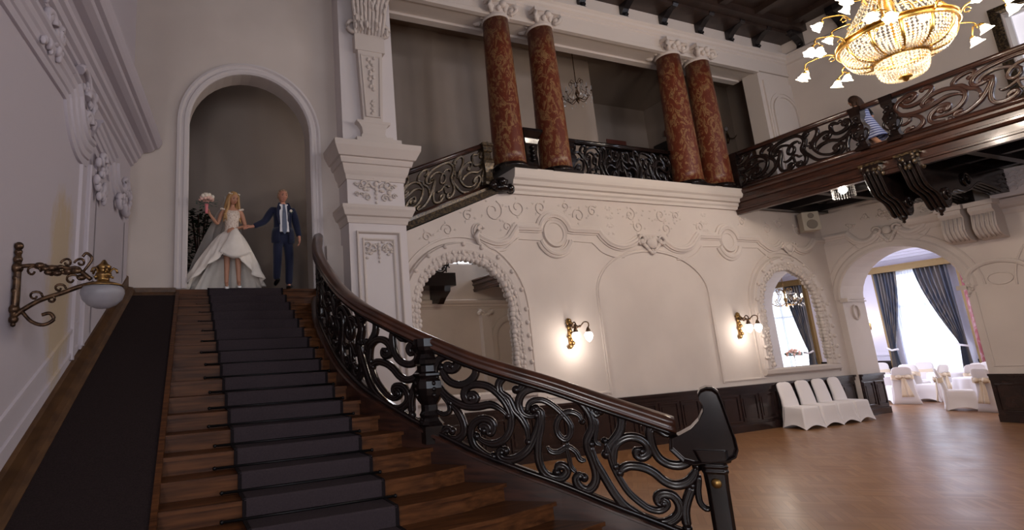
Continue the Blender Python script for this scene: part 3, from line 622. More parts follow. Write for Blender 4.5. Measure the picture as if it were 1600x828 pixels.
# carpet runner
XLc, XRc = .60, 1.80
m = MB(); pr = []
for i in range(0, 21):
    y = NY(i); z = FL - R_*i
    pr += [(y-.034, z+.010), (y-.040, z+.002), (y-.040, z-.02), (y-.034, z-R_+.014), (y-.040, z-R_+.010)] if i < 20 else [(y-.036, z+.01)]
pr = [(NY(0)+.02, FL+.010)] + pr
V = [Vector((XLc, y, z)) for y, z in pr] + [Vector((XRc, y, z)) for y, z in pr]; n = len(pr)
m.add(V, [(i, i+1, n+i+1, n+i) for i in range(n-1)])
runner = tag(m.build('stair_runner', M['carpet']), 'dark grey-brown carpet runner down the middle of the stairs', 'carpet')
sm_ = runner.modifiers.new('thickness', 'SOLIDIFY'); sm_.thickness = .008; sm_.offset = 1
m = MB()
for x in (XLc, XRc):
    for (y0, z0), (y1, z1) in zip(pr[:-1], pr[1:]):
        d = Vector((0, y1-y0, z1-z0)); nn = Vector((0, -d.z, d.y)).normalized()*.009
        if nn.z < 0 or (abs(nn.z) < 1e-3 and nn.y > 0): nn = -nn
        vs = [Vector((x+sx, y, z))+nn*k for (y, z) in ((y0,z0),(y1,z1)) for sx in (-.016,.016) for k in (0, 1.2)]
        m.add(vs, [(0,1,3,2),(4,6,7,5),(0,2,6,4),(1,5,7,3),(0,4,5,1),(2,3,7,6)])
m.build('binding', M['carpet_edge'], runner)
ORD = ['first','second','third','fourth','fifth','sixth','seventh','eighth','ninth','tenth','eleventh','twelfth','thirteenth','fourteenth','fifteenth','sixteenth']
for i in range(1, 17):
    y = NY(i-1)-.056; z = FL-R_*i+.026; a = .10+.06*((i*7) % 5)/5
    m = MB(); m.tube([(XLc-a-.05, y, z), (XRc+a-.02, y-.0, z)], .012, 8); m.ball((XLc-a-.05, y, z), .018, 8, 6); m.ball((XRc+a-.02, y, z), .018, 8, 6)
    tag(m.build('stair_rod', M['iron']), 'dark rod pinning the runner at the back of the %s step below the landing' % ORD[i-1], 'stair rod', 'stair rods of the runner')
# side ramp with its carpet, between stairs and left wall
k = R_/T_
def zr(y, o=0): return FL - k*(9.32-y) + o
ramp = thing('ramp', 'narrow sloping side board beside the left wall, covered in dark carpet', 'ramp', (-.3, 9.2, FL))
rl = lambda p: Vector(p) - Vector((-.3, 9.2, FL))
def strip(name, fa, fb, o0, o1, mt, y0=9.2, y1=3.0, n=14, jag=0):
    m = MB(); rings = []
    for i in range(n+1):
        y = y0+(y1-y0)*i/n; j = random.uniform(-jag, jag)
        a, b = fa(y), fb(y)+j
        rings.append([rl((a, y, zr(y, o0))), rl((b, y, zr(y, o0))), rl((b, y, zr(y, o1))), rl((a, y, zr(y, o1)))])
    m.loft(rings, True, True, False); return m.build(name, mt, ramp)
strip('board', lambda y: XL(y)+.02, lambda y: xramp(y)-.01, -.35, -.03, M['skirt_wood'], 9.33)
strip('carpet', lambda y: XL(y)+.14, lambda y: xramp(y)-.05, -.028, -.008, M['ramp_carpet'], 9.10, n=30, jag=.004)
strip('edge_strip', lambda y: xramp(y)-.05, lambda y: xramp(y)+.0, -.06, .012, M['step_wood'])
m = MB(); rings = []
for i in range(16):
    y = 9.33+(3.0-9.33)*i/15
    rings.append([Vector((XL(y)+d, y, zr(y, w))) for d, w in ((0,-.3),(.14,-.3),(.14,.0),(.10,.03),(.04,.04),(.035,.20),(0,.22))])
m.loft(rings, True, True, False); struct(m.build('baseboard_left', M['skirt_wood']))

# ------------------------------------------------------------------ carved scroll balustrades
def scroll_panel(mb, f, nf, strokes, depth=.055, s0=None, s1=None, step=3, thick=1.35, flip=None, knobs=True, sub=1.0):
    """f(s,h) -> point, nf(s) -> unit normal of the panel; each stroke a rounded carved band"""
    for w, P in strokes:
        if flip is not None: P = [(flip-a, b) for a, b in P]
        if s0 is not None and (max(a for a, b in P) > s1 or min(a for a, b in P) < s0): continue
        Q = cr([(a, b, 0) for a, b in P], step); n = len(Q); rings = []
        C3 = [f(q.x, q.y) for q in Q]
        for i, c in enumerate(C3):
            T = (C3[min(i+1, n-1)]-C3[max(i-1, 0)]).normalized(); Nn = nf(Q[i].x); S = Nn.cross(T).normalized()
            u = i/(n-1); e = min(1, .45+min(u, 1-u)*5)
            hw = w*.5*e*thick; d = depth*.5
            rings.append([c+S*a*hw+Nn*b*d for a, b in ((-1,-.55),(-.6,-1),(-.2,-.86),(.2,-.86),(.6,-1),(1,-.55),(1,.55),(.6,1),(.2,.86),(-.2,.86),(-.6,1),(-1,.55))])
        mb.loft(rings, True, True, True)
        if knobs:
            for e in (0, -1):
                if w > .036: 
                    mb.ball(C3[e], w*.56*thick, 10, 7)
bal = thing('stair_balustrade', 'carved black wooden scrollwork balustrade curving down the open side of the stairs', 'balustrade', (2.4, 6.0, 0))
bl = Vector((2.4, 6.0, 0))
def fK(s, h): c = curve_at(s); return Vector((c.x, c.y, c.z+.01+h*1.0)) - bl
def nK(s): t = tan_at(s); return Vector((-t.y, t.x, 0))
for off in (3.89, 1.42, -1.05):
    m = MB(); scroll_panel(m, lambda s, h: fK(s+off, h), lambda s: nK(s+off), PANEL, .075, .12-off if off < 0 else -9, 9, thick=1.5)
    m.build('scrollwork', M['black_wood'], bal)
def rail_prof(): return [(-.075,-.075),(-.085,-.05),(-.06,-.035),(-.085,-.01),(-.085,.02),(-.06,.05),(-.02,.062),(.02,.062),(.06,.05),(.085,.02),(.085,-.01),(.06,-.035),(.085,-.05),(.075,-.075)]
def sweep_frame(mb, pts, nrm, prof):
    rings = [[p+n*u+Vector((0,0,w)) for u, w in prof] for p, n in zip(pts, nrm)]
    mb.loft(rings, True, True, True)
s_ = [i*.07 for i in range(-4, int(6.2/.07))]
pts = [fK(s, .945) for s in s_]; nr = [nK(s) for s in s_]
# the top end sweeps up against the pillar
m = MB(); pts0 = [pts[0]+Vector((.16,.30,.05)), pts[0]+Vector((.08,.24,.10)), pts[0]+Vector((.02,.13,.07))]
sweep_frame(m, pts0+pts, [Vector((.8,-.6,0)), Vector((.95,-.3,0)), nr[0]]+nr, rail_prof()); m.build('handrail', M['rail_wood'], bal)
m = MB(); sweep_frame(m, [p-Vector((0,0,.093)) for p in pts], nr, [(-.045,-.022),(.045,-.022),(.05,.02),(-.05,.02)]); m.build('under_rail', M['black_wood'], bal)
m = MB(); ps = [fK(s, .02) for s in s_]; sweep_frame(m, ps, nr, [(-.055,-.02),(.055,-.02),(.05,.022),(-.05,.022)]); m.build('base_rail', M['black_wood'], bal)
# turned intermediate newel
c = fK(3.80, 0); m = MB()
m.box(c.x-.115, c.x+.115, c.y-.115, c.y+.115, c.z-.12, c.z+.05)
sq = [(.11,.05),(.125,.07),(.10,.10),(.085,.13),(.095,.16),(.075,.2),(.075,.26),(.10,.30),(.13,.36),(.145,.43),(.14,.50),(.11,.54),(.13,.56),(.13,.58),(.09,.60),(.09,.66),(.11,.68),(.115,.72),(.10,.74),(.085,.78),(.115,.82),(.125,.86),(.125,.94)]
rings = []
for r, z in sq: rings.append([Vector((c.x+r*x, c.y+r*y, c.z+z)) for x, y in ((-1,-.6),(-.6,-1),(.6,-1),(1,-.6),(1,.6),(.6,1),(-.6,1),(-1,.6))])
m.loft(rings, True, True, False)
for sx, sy in ((0,-1),(0,1),(1,0),(-1,0)):
    for q in range(3): m.ball((c.x+sx*.13, c.y+sy*.13, c.z+.48-.06*q), .028, 8, 6)
m.build('newel_post', M['black_wood'], bal)
# heavy end newel with a rolled-over head
e = Vector((4.36, 3.64, 0)) - bl; d = Vector((.64, -.77, 0)).normalized(); side = Vector((-d.y, d.x, 0))
m = MB(); rings = []
for z, w, dp, o in ((-.02,.10,.11,.035),(.2,.092,.10,.035),(.5,.084,.092,.035),(.8,.086,.095,.035),(.93,.092,.10,.035),(.95,.104,.112,.035),(.97,.094,.102,.035),(.99,.104,.112,.035),(1.01,.094,.102,.035),(1.03,.13,.135,.035),(1.13,.155,.135,.02)):
    rings.append([e+d*(o+a*w)+side*(b*dp)+Vector((0,0,z)) for a, b in ((-1,-.7),(-.7,-1),(.7,-1),(1,-.7),(1,.7),(.7,1),(-.7,1),(-1,.7))])
m.loft(rings, True, True, False)
# head: profile in the rail's plane, rolled at the top
hp = [(-.28,1.27),(-.19,1.31),(-.10,1.36),(-.03,1.43),(.015,1.51),(.02,1.57),(.0,1.61),(-.005,1.65),(.02,1.69),(.07,1.71),(.12,1.705),(.155,1.67),(.175,1.58),(.20,1.42),(.225,1.28),(.23,1.19),(.205,1.13),(.15,1.10),(.0,1.08),(-.12,1.06),(-.20,1.08),(-.29,1.18)]
hp = [(a, b-.06) for a, b in hp]
rr = []
for b_, s__ in ((-.115,.90),(-.14,.97),(-.13,1),(.13,1),(.14,.97),(.115,.90)):
    cx_, cz_ = 0, 1.34; rr.append([e+d*(cx_+(a-cx_)*s__)+side*b_+Vector((0,0,cz_+(z-cz_)*s__)) for a, z in hp])
m.loft(rr, True, True, False)
post = m.build('newel_post', M['black_wood'], bal); bv = post.modifiers.new('bevel', 'BEVEL'); bv.width = .03; bv.segments = 3; bv.limit_method = 'ANGLE'; bv.angle_limit = .6
m = MB(); q = e + d*.03 - side*.10 + Vector((0,0,.86)); 
Mx = Matrix.Translation(q) @ side.to_track_quat('Z', 'Y').to_matrix().to_4x4()
m.lathe([(.001,-.02),(.034,-.018),(.040,-.005),(.036,.01),(.001,.01)], (0,0,0), 16, Mx); Mx2 = Matrix.Translation(q+Vector((0,0,0))) ; b = m.build('button', M['brass'], post); b['label'] = 'brass boss'

def straight_bal(name, A, B, h0, H, label, group=None, thick=1.0, depth=.06, newels=(), npan=1, matl='black_wood', railm='dark_wood', first_flip=False):
    """balustrade between two base points; panels of the same carved pattern"""
    A = Vector(A); B = Vector(B); L = (B-A); LL = math.hypot(L.x, L.y); t = Vector((L.x, L.y, 0))/LL; n = Vector((-t.y, t.x, 0)); sl = L.z/LL
    o = thing(name, label, 'balustrade', A, 0, group)
    pl = LL/npan; k_ = pl/2.37; hh = (H-.10-h0)/.92
    for i in range(npan):
        m = MB(); f = lambda s, h: t*(i*pl+s*k_)+Vector((0,0,sl*(i*pl+s*k_)+h0+.03+h*hh))
        scroll_panel(m, f, lambda s: n, PANEL, depth, flip=(2.37 if (i % 2) ^ first_flip else None), step=2, thick=thick)
        m.build('scrollwork', M[matl], o)
    pt = [Vector((0,0,H)), t*LL+Vector((0,0,H+sl*LL))]
    m = MB(); sweep_frame(m, pt, [n, n], [(a*.85, b*.8) for a, b in rail_prof()]); m.build('handrail', M[railm], o)
    m = MB(); sweep_frame(m, [p-Vector((0,0,H-h0)) for p in pt], [n, n], [(-.06,-.04),(.06,-.04),(.06,.01),(.045,.04),(-.045,.04),(-.06,.01)]); m.build('base_rail', M[railm], o)
    for s in newels:
        m = MB(); c = t*s+Vector((0,0,sl*s))
        rings = []
        for r, z in [(.13,-.02),(.13,.06),(.10,.10),(.08,.2),(.075,.3),(.10,.42),(.12,.5),(.115,.58),(.085,.64),(.08,.76),(.11,.80),(.11,.90),(.13,.93),(.13,.99)]:
            rings.append([Vector((c.x+r*x, c.y+r*y, c.z+h0+z*(H-h0)/.99)) for x, y in ((-1,-1),(1,-1),(1,1),(-1,1))])
        m.loft(rings, True, True, False); m.build('newel_post', M[matl], o)
    return o
# raking balustrade climbing to the gallery
straight_bal('gallery_stair_balustrade', (3.9, YW+.12, 4.52), (6.22, YW+.12, 5.48), .06, .98, 'gilded dark scroll balustrade rising from the pillar to the first marble column', None, 1.0, .07, (2.28,), 1, 'giltwood', 'dark_wood')
m = MB(); rings = [[Vector((x, YW+y, z+w)) for y, w in ((-.10,-.16),(.25,-.16),(.25,.02),(-.03,.04),(-.03,-.02),(-.08,-.03))] for x, z in ((3.6, 4.38+.01), (6.30, 5.50))]
m.loft(rings, True, True, False); struct(m.build('trim_12', M['giltwood']), 'gilded dark string under the raking balustrade')
# dark scroll finial at the foot of the first column
m = MB(); m.lathe([(.02,0),(.2,.03),(.24,.12),(.16,.2),(.2,.26),(.12,.32),(.02,.33)], (6.35, YW-.02, 5.32), 14)
for k in range(9): m.ball((6.35+.24*math.cos(k*.9), YW-.06+.16*math.sin(k*.9), 5.40+.06*(k % 3)), .09, 8, 6)
tag(m.build('finial', M['black_wood']), 'dark carved bud at the foot of the raking balustrade', 'ornament')
straight_bal('gallery_balustrade', (8.45, YW+.30, 5.88), (11.75, YW+.30, 5.88), .02, .98, 'dark scroll balustrade between the second and third marble columns', None, 1.0, .07, (.1,), 2, 'black_wood', 'black_wood')
straight_bal('gallery_balustrade', (12.3, YW+.38, 5.88), (12.95, YW+.38, 5.88), .02, .98, 'short dark balustrade between the two right-hand marble columns', None, 1.0, .07, (), 1, 'black_wood', 'black_wood')
# pedestal between first and second column
m = MB(); rings = []
for r, z in [(.24,0),(.24,.05),(.20,.1),(.15,.25),(.14,.5),(.16,.75),(.19,.85),(.17,.88),(.22,.95),(.26,1.0),(.26,1.06),(.20,1.07)]:
    rings.append([Vector((7.38+r*x, YW+.25+r*y, 5.84+z)) for x, y in ((-1,-1),(1,-1),(1,1),(-1,1))])
m.loft(rings, True, True, False)
for k in range(4): m.ball((7.38, YW+.07, 6.2+.1*k), .05, 8, 6)
tag(m.build('pedestal', M['black_wood']), 'dark carved post standing between the two left-hand marble columns', 'post')

# ------------------------------------------------------------------ marble columns
col0 = thing('marble_column', 'x', 'column', (0,0,0), 0, 'marble columns of the gallery')
m = MB(); m.box(-.40,.40,-.40,.40,0,.06); m.lathe([(.39,.06),(.40,.10),(.38,.13),(.365,.16),(.355,.17)], n=32); m.build('base', M['black_wood'], col0)
m = MB(); m.lathe([(.352,.165),(.345,.4),(.33,1.6),(.305,2.8),(.285,3.62)], n=40); m.build('shaft', M['marble'], col0)
m = MB(); m.lathe([(.30,3.60),(.315,3.63),(.30,3.67),(.285,3.70),(.30,3.80),(.36,3.90),(.33,3.93)], n=28); m.box(-.36,.36,-.36,.36,3.90,3.99)
for a in range(4):
    t = PI/4+a*PI/2; cx, cy = .40*math.cos(t), .40*math.sin(t)
    dx, dy = math.cos(t), math.sin(t)
    m.tube([Vector((cx*.6+dx*(.16+.09*math.cos(q)), cy*.6+dy*(.16+.09*math.cos(q)), 3.80+.09*math.sin(q))) for q in [-2.2+i*.5 for i in range(14)]], [.05]*8+[.04]*6, 8)
    for q in range(2): m.ball((cx*.95, cy*.95, 3.78-.07*q), .075-.02*q, 8, 6)
    t2 = a*PI/2; m.ball((.34*math.cos(t2), .34*math.sin(t2), 3.86), .085, 10, 8); 
    for q in (-1, 1): m.ball((.31*math.cos(t2+q*.28), .31*math.sin(t2+q*.28), 3.78), .06, 8, 6, (1,1,1.3))
m.build('capital', M['stucco'], col0)
for i, (x, y, lb) in enumerate(((6.76, YW+.10, 'first red marble column from the left, nearest the raking balustrade'), (7.98, YW+.10, 'second red marble column, its lower shaft worn pale brown, left of the small chandelier'), (12.06, YW+.10, 'third red marble column, at the right end of the gallery balustrade'), (13.12, YW+.10, 'last red marble column on the right, where the balcony begins'))):
    o = col0 if i == 0 else copy_tree(col0)
    o.location = (x, y, 5.83); o['label'] = lb; o.rotation_euler = (0,0,i*PI/2)
    o.scale = (1,1,.955 if False else 1)

# ------------------------------------------------------------------ big white pillar
pil = thing('pillar', 'tall white stucco pillar with moulded cornices between doorway and mirror', 'pillar', (3.45, 9.1, 0))
pc = Vector((3.45, 9.1, 0))
def pbox(m, x0, x1, y0, z0, z1): m.box(x0-pc.x, x1-pc.x, y0-pc.y, 9.36-pc.y, z0, z1)
m = MB(); pbox(m, 2.90, 4.00, 8.86, 0, 5.4); pbox(m, 2.90, 3.98, 8.99, 5.4, 11.0)
m.build('shaft', M['stucco_lilac'], pil)
def cornice_box(m, x0, x1, y0, prof):
    rings = [[Vector((x0-w, 9.36, z))-pc, Vector((x0-w, y0-w, z))-pc, Vector((x1+w, y0-w, z))-pc, Vector((x1+w, 9.36, z))-pc] for z, w in prof]
    m.loft(rings, True, True, False)
m = MB(); cornice_box(m, 2.90, 4.00, 8.86, [(5.25,0),(5.25,.02),(5.33,.03),(5.36,.05),(5.40,.07),(5.52,.10),(5.53,.13),(5.60,.15),(5.63,.15),(5.64,.19),(5.76,.25),(5.80,.27),(5.88,.28),(5.90,.28),(5.90,0)]); m.build('cornice', M['stucco'], pil)
m = MB(); cornice_box(m, 2.90, 4.00, 8.86, [(4.45,0),(4.45,.02),(4.50,.03),(4.56,.05),(4.58,.09),(4.66,.12),(4.70,.14),(4.76,.14),(4.76,0)]); m.build('cornice', M['stucco'], pil)
m = MB()
for x0, x1, z0, z1, w in ((3.05,3.83,.5,4.28,.05),(3.16,3.72,.6,4.16,.03)):
    m.sweep([Vector((x, 8.86, z))-pc for x, z in ((x0,z0),(x1,z0),(x1,z1),(x0,z1))], (0,-1,0), [(-.025,0),(-.02,w),(.0,w),(.02,.01),(.025,0)], closed=True)
m.build('panel_moulding', M['stucco'], pil)
m = MB()
def sprig(mb, cx, cz, sc_, y=8.86, n=26, seed=1):
    random.seed(seed)
    for sg in (-1, 1):
        pts = [Vector((cx+sg*(.06+.14*t)*sc_, y-.02, cz+(.08*math.sin(t*3.2)-.02*t)*sc_))-pc for t in [i/8 for i in range(9)]]
        mb.tube(pts, [.016*sc_]*9, 6)
        mb.tube([Vector((cx+sg*(.20+.055*math.cos(q))*sc_, y-.02, cz+(.05+.055*math.sin(q))*sc_))-pc for q in [i*.7 for i in range(9)]], .015*sc_, 6)
        for k in range(n//2):
            a = random.uniform(0, 6.28); u = random.uniform(.02,.24); v = -u*.9+.08+random.uniform(-.06,.12)
            mb.ball(Vector((cx+sg*u*sc_, y-.012, cz+v*sc_))-pc, .024*sc_, 6, 5, (1.5,.7,1))
    for k in range(5): mb.ball(Vector((cx, y-.015, cz+(.06-.075*k)*sc_))-pc, (.036-.004*k)*sc_, 8, 6, (1,.7,1.3))
sprig(m, 3.44, 4.0, 1.0, seed=2)
sprig(m, 3.44, 5.12, 1.15, seed=3)
for sg in (-1, 1):     # upper frieze scrolls
    for (x, z, r) in ((.30,5.13,.07),(.36,4.98,.05),(.17,4.93,.08),(.38,5.17,.03)):
        m.tube([Vector((3.44+sg*(x+r*(1-i/18)*math.cos(i*.55)), 8.845, z+r*(1-i/18)*math.sin(i*.55)))-pc for i in range(16)], .014, 6)
m.build('relief', M['stucco'], pil)
m = MB()       # herm above the cornice: plinth, scotia, tapered panel
pbox(m, 3.10, 3.98, 8.78, 5.88, 6.06)
for z0, z1, x0, x1, y in ((6.06,6.10,3.20,3.82,8.80),): pbox(m, x0, x1, y, z0, z1)
rings = []
for z, w in ((6.06,.30),(6.10,.26),(6.18,.22),(6.28,.235),(6.36,.29),(6.38,.33),(6.42,.33),(6.42,.2),(6.44,.19),(7.85,.245),(7.85,.30),(8.15,.30),(8.2,.28)):
    rings.append([Vector((3.47-w, 9.0, z))-pc, Vector((3.47-w, 8.99-.12-.25*(w-.19), z))-pc, Vector((3.47+w, 8.99-.12-.25*(w-.19), z))-pc, Vector((3.47+w, 9.0, z))-pc])
m.loft(rings, True, True, False)
P = [(3.47-.13,6.52),(3.47+.13,6.52),(3.47+.18,7.75),(3.47-.18,7.75)]
m.sweep([Vector((x, 8.865, z))-pc for x, z in P], (0,-1,0), [(-.02,0),(-.015,.025),(.0,.025),(.015,0)], closed=True)
m.build('herm', M['stucco'], pil)
m = MB()
for k in range(14): m.ball(Vector((3.47+(.07-.003*k)*math.cos(k*2.4), 8.85, 7.72-.05*k))-pc, .035, 7, 5, (1,.7,1.2))
for k in range(6): m.ball(Vector((3.47+.03*(k % 2-.5), 8.86, 6.58+.05*k))-pc, .03, 7, 5, (1.2,.7,1))
for k in range(9):
    x = 3.47-.26+.065*k; m.tube(cr([Vector((x, 8.90, 8.16))-pc, Vector((x+.01*(k-4), 8.80, 8.5))-pc, Vector((x+.02*(k-4), 8.74, 8.85))-pc, Vector((x+.035*(k-4), 8.62, 9.0))-pc], 4), .036, 7)
for k in range(60):
    random.seed(k); m.ball(Vector((3.47+random.uniform(-.34,.34), 8.76+random.uniform(-.06,.08), 8.2+random.uniform(0,.85)))-pc, random.uniform(.02,.045), 7, 5, (.8,.7,1.9))
for sg in (-1,1): m.tube([Vector((3.47+sg*(.32+.10*math.cos(q)), 8.88, 8.35+.12*math.sin(q)))-pc for q in [i*.6 for i in range(11)]], .04, 8)
m.build('carved_capital', M['stucco'], pil)

# ------------------------------------------------------------------ mirrors
def mirror(name, cx, hw, z0, spring, top, fw, label, seed):
    o = thing(name, label, 'mirror', (cx, YW, z0), 0, None)
    P = [(cx-hw, z0)] + arch(cx-hw, cx+hw, spring, top, 30) + [(cx+hw, z0)]
    q = lambda x, z, y=0: Vector((x-cx, -y, z-z0))
    m = MB(); m.prism(P, lambda x, z: q(x, z, .012), lambda x, z: q(x, z, .002)); m.build('glass', M['mirror'], o)
    m = MB(); Q = [q(x, z) for x, z in P]
    m.sweep(Q, (0,-1,0), [(-.03,.0),(-.03,.04),(.0,.075),(.05,.095),(.10,.085),(.16,.11),(fw-.04,.12),(fw-.02,.08),(fw,.07),(fw+.02,0)])
    # ruffled leaf edge along the inner rim
    random.seed(seed); D = []
    for a, b in zip(Q[:-1], Q[1:]):
        n = max(1, round((b-a).length/.085)); D += [a.lerp(b, i/n) for i in range(n)]
    N_ = Vector((0,-1,0))
    for i in range(1, len(D)-1):
        t = (D[i+1]-D[i-1]).normalized(); s = N_.cross(t); p = D[i]
        m.ball(p-s*(.012+.012*math.sin(i*1.3))+N_*.055, random.uniform(.042,.066), 6, 5, (1,1,1))
        for k in range(2): m.ball(p+s*(.06+.06*k+random.uniform(-.02,.02))+N_*(.085+.01*k)+t*random.uniform(-.03,.03), random.uniform(.026,.048), 6, 5, (1,.8,1.2))
        if i % 3 == 0: m.ball(p+s*(fw-.05)+N_*.12, .05, 6, 5)
    m.sweep([q(x, z) for x, z in [(cx-hw-fw-.02, z0-.0), (cx+hw+fw+.02, z0)]], (0,-1,0), [(-.16,0),(-.16,.05),(-.12,.10),(-.03,.12),(0,.06),(0,0)])
    m.build('frame', M['stucco'], o)
    m = MB(); P2 = [(cx-hw-fw-.10, z0-.2)] + arch(cx-hw-fw-.10, cx+hw+fw+.10, spring, top+fw+.12, 30) + [(cx+hw+fw+.10, z0-.2)]
    m.sweep([q(x, z) for x, z in P2], (0,-1,0), [(-.02,0),(-.015,.03),(.015,.03),(.02,0)]); m.build('outer_moulding', M['plaster'], o)
    return o
mirror('wall_mirror', 5.32, 1.04, 1.36, 2.9, 3.93, .32, 'large arched mirror with white ruffled stucco frame behind the stair handrail', 1)
mirror('wall_mirror', 14.80, 1.12, 1.36, 2.75, 3.84, .30, 'arched mirror reflecting a window and chandelier, above the row of white chairs', 2)

# ------------------------------------------------------------------ lamps
def sconce(x, z, label):
    o = thing('wall_lamp', label, 'wall lamp', (x, YW, z), 0, 'brass two-light wall lamps')
    m = MB(); m.lathe([(.001,0),(.06,.02),(.07,.0),(.08,-.02),(.05,-.03)], (0,-.02,.22), 12)
    m.box(-.045,.045,-.035,0,-.28,.24)
    for k in range(9): m.ball((.05*math.sin(k*2.1), -.04, .25-.065*k), .042+.012*(k in (0, 1, 8)), 8, 6, (1,.8,1))
    m.tube([(.05*math.cos(q)-.03, -.05, .24+.06*math.sin(q)) for q in [i*.7 for i in range(8)]], .015, 6)
    m.build('backplate', M['giltwood'] if False else M['brass'], o)
    for sx in (-1, 1):
        m = MB(); ex = .16*sx+.02; ey = -.36
        m.tube(cr([(0,-.03,.12),(.04*sx,-.14,.16),(.10*sx,-.22,.12),(ex*.8,-.30,.20),(ex,-.37,.19),(ex+.02,-.37,.13),(ex,ey,.08)], 4), .013, 8)
        for k in range(4): m.ball((.05*sx+.02*math.cos(k*2), -.12-.045*k, .13+.03*math.sin(k*2)), .028, 7, 5)
        m.lathe([(.008,.10),(.025,.08),(.045,.03),(.055,.0),(.04,-.005)], (ex, ey, -.0), 14)
        a = m.build('arm', M['bronze'], o)
        m = MB(); m.lathe([(.045,0),(.072,-.03),(.082,-.07),(.072,-.12),(.045,-.165),(.015,-.195),(.001,-.20)], (ex, ey, 0), 18); m.build('lamp_shade', M['bulb_sconce'], o)
    L = bpy.data.lights.new('sconce_light', 'POINT'); L.energy = 12; L.color = (1,.91,.82); L.shadow_soft_size = .08
    lo = bpy.data.objects.new('sconce_light', L); COL.objects.link(lo); lo.parent = o; lo.location = (0,-.37,-.30)
    return o
sconce(7.72, 2.40, 'lit brass two-light wall lamp beside the large mirror')
sconce(12.78, 2.43, 'lit brass two-light wall lamp beside the smaller mirror')
# unlit lamp on the left wall
y0 = 5.10; base = Vector((XL(y0), y0, 2.78)); lamp = thing('wall_lamp', 'unlit bronze bracket lamp with a frosted bowl on the left wall', 'wall lamp', base)
out = NL.copy(); tn = Vector((-NL.y, NL.x, 0))
def lp(o_, t_, z_): return out*(o_*1.42 if o_ > .05 else o_)+tn*t_+Vector((0,0,z_))
m = MB(); m.tube([lp(.03,0,.30),lp(.035,0,.1),lp(.035,0,-.22),lp(.03,0,-.30)], [.02,.027,.03,.018], 8)
for z, r in ((.31,.035),(.26,.03),(.20,.035),(.13,.045),(.05,.03),(-.05,.032),(-.20,.042),(-.28,.036),(-.32,.02)): m.ball(lp(.03,0,z), r, 10, 7)
m.build('backplate', M['bronze'], lamp)
m = MB()
m.tube(cr([lp(.03,0,.14),lp(.10,0,.15),(lp(.18,0,.135)),lp(.26,0,.13),lp(.34,0,.10),lp(.40,0,.03)], 5), .018, 8)
m.tube(cr([lp(.03,0,-.26),lp(.07,0,-.20),lp(.15,0,-.13),lp(.25,0,-.08),lp(.34,0,-.03),lp(.42,0,.0)], 5), .020, 8)
m.tube(cr([lp(.06,0,-.22),lp(.11,0,-.30),lp(.17,0,-.33),lp(.22,0,-.29),lp(.20,0,-.24),lp(.16,0,-.25)], 5), .015, 8)
for (a, z, r, f) in ((.10,.10,.05,1),(.14,.13,.04,-1),(.12,-.10,.045,1),(.20,-.13,.04,-1),(.30,.03,.05,1),(.20,.09,.045,1),(.27,.17,.04,-1),(.31,.10,.045,1),(.34,.17,.04,-1),(.24,-.04,.04,1)):
    m.tube([lp(a+r*.8*(1-i/16)*math.cos(i*.5)*f, .01*math.sin(i), z+r*(1-i/16)*math.sin(i*.5)) for i in range(13)], .010, 6)
for k in range(16): random.seed(k); m.ball(lp(.12+.015*k, random.uniform(-.02,.02), .13+random.uniform(-.035,.03)-.003*k), random.uniform(.018,.03), 7, 5, (1.5,1,1))
m.tube(cr([lp(.36,0,.10),lp(.40,0,.20),lp(.37,0,.25),lp(.35,0,.22)], 4), .012, 6)
m.build('arm', M['bronze'], lamp)
cl = lp(.465, 0, 0)
m = MB(); m.lathe([(.15,-.035),(.155,-.022),(.11,-.005),(.05,.01),(.045,.035),(.065,.055),(.06,.08),(.035,.09),(.05,.11),(.06,.135),(.03,.16),(.012,.19),(.001,.195)], cl, 24)
for k in range(5): m.tube([cl+Vector((.075*math.cos(k*1.256)+.028*math.cos(q)*math.cos(k*1.256), .075*math.sin(k*1.256)+.028*math.cos(q)*math.sin(k*1.256), .08+.04*math.sin(q))) for q in [i*.8 for i in range(7)]], .010, 6)
m.build('cap', M['brass'], lamp)
m = MB(); m.lathe([(.14,-.03),(.162,-.06),(.166,-.09),(.15,-.14),(.105,-.185),(.05,-.21),(.001,-.217)], cl, 32); m.build('lamp_shade', M['unlit'], lamp)
# ------------------------------------------------------------------ balcony on the right
def FX(y): return 13.46 + .04*(9.2-y)
balc = thing('balcony', 'dark wooden balcony running along the right wall, carried on carved consoles', 'balcony', (15.2, 4, 5.25)); bo = Vector((15.2, 4, 5.25))
def bq(x, y, z): return Vector((x, y, z)) - bo
YB0, YB1 = 9.24, -4.98
m = MB(); V = [bq(FX(YB0)+.1, YB0, 5.62), bq(XC(YB0)-.01, YB0, 5.62), bq(XC(YB1)-.01, YB1, 5.62), bq(FX(YB1)+.1, YB1, 5.62)]
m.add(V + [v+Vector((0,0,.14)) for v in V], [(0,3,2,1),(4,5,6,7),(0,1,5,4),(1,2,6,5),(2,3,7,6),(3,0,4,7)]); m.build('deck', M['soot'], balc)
m = MB(); fp = [(.0,5.22),(.0,5.30),(-.03,5.31),(-.03,5.35),(.03,5.37),(.03,5.50),(-.02,5.52),(-.05,5.56),(-.05,5.60),(.0,5.62),(.0,5.70),(-.04,5.72),(-.07,5.76),(-.07,5.80),(-.03,5.84),(.0,5.84),(.12,5.84),(.12,5.22)]
m.loft([[bq(FX(y)+u, y, z) for u, z in fp] for y in (YB0, YB1)], True, True, False); m.build('fascia', M['dark_wood'], balc)
m = MB()        # coffered underside
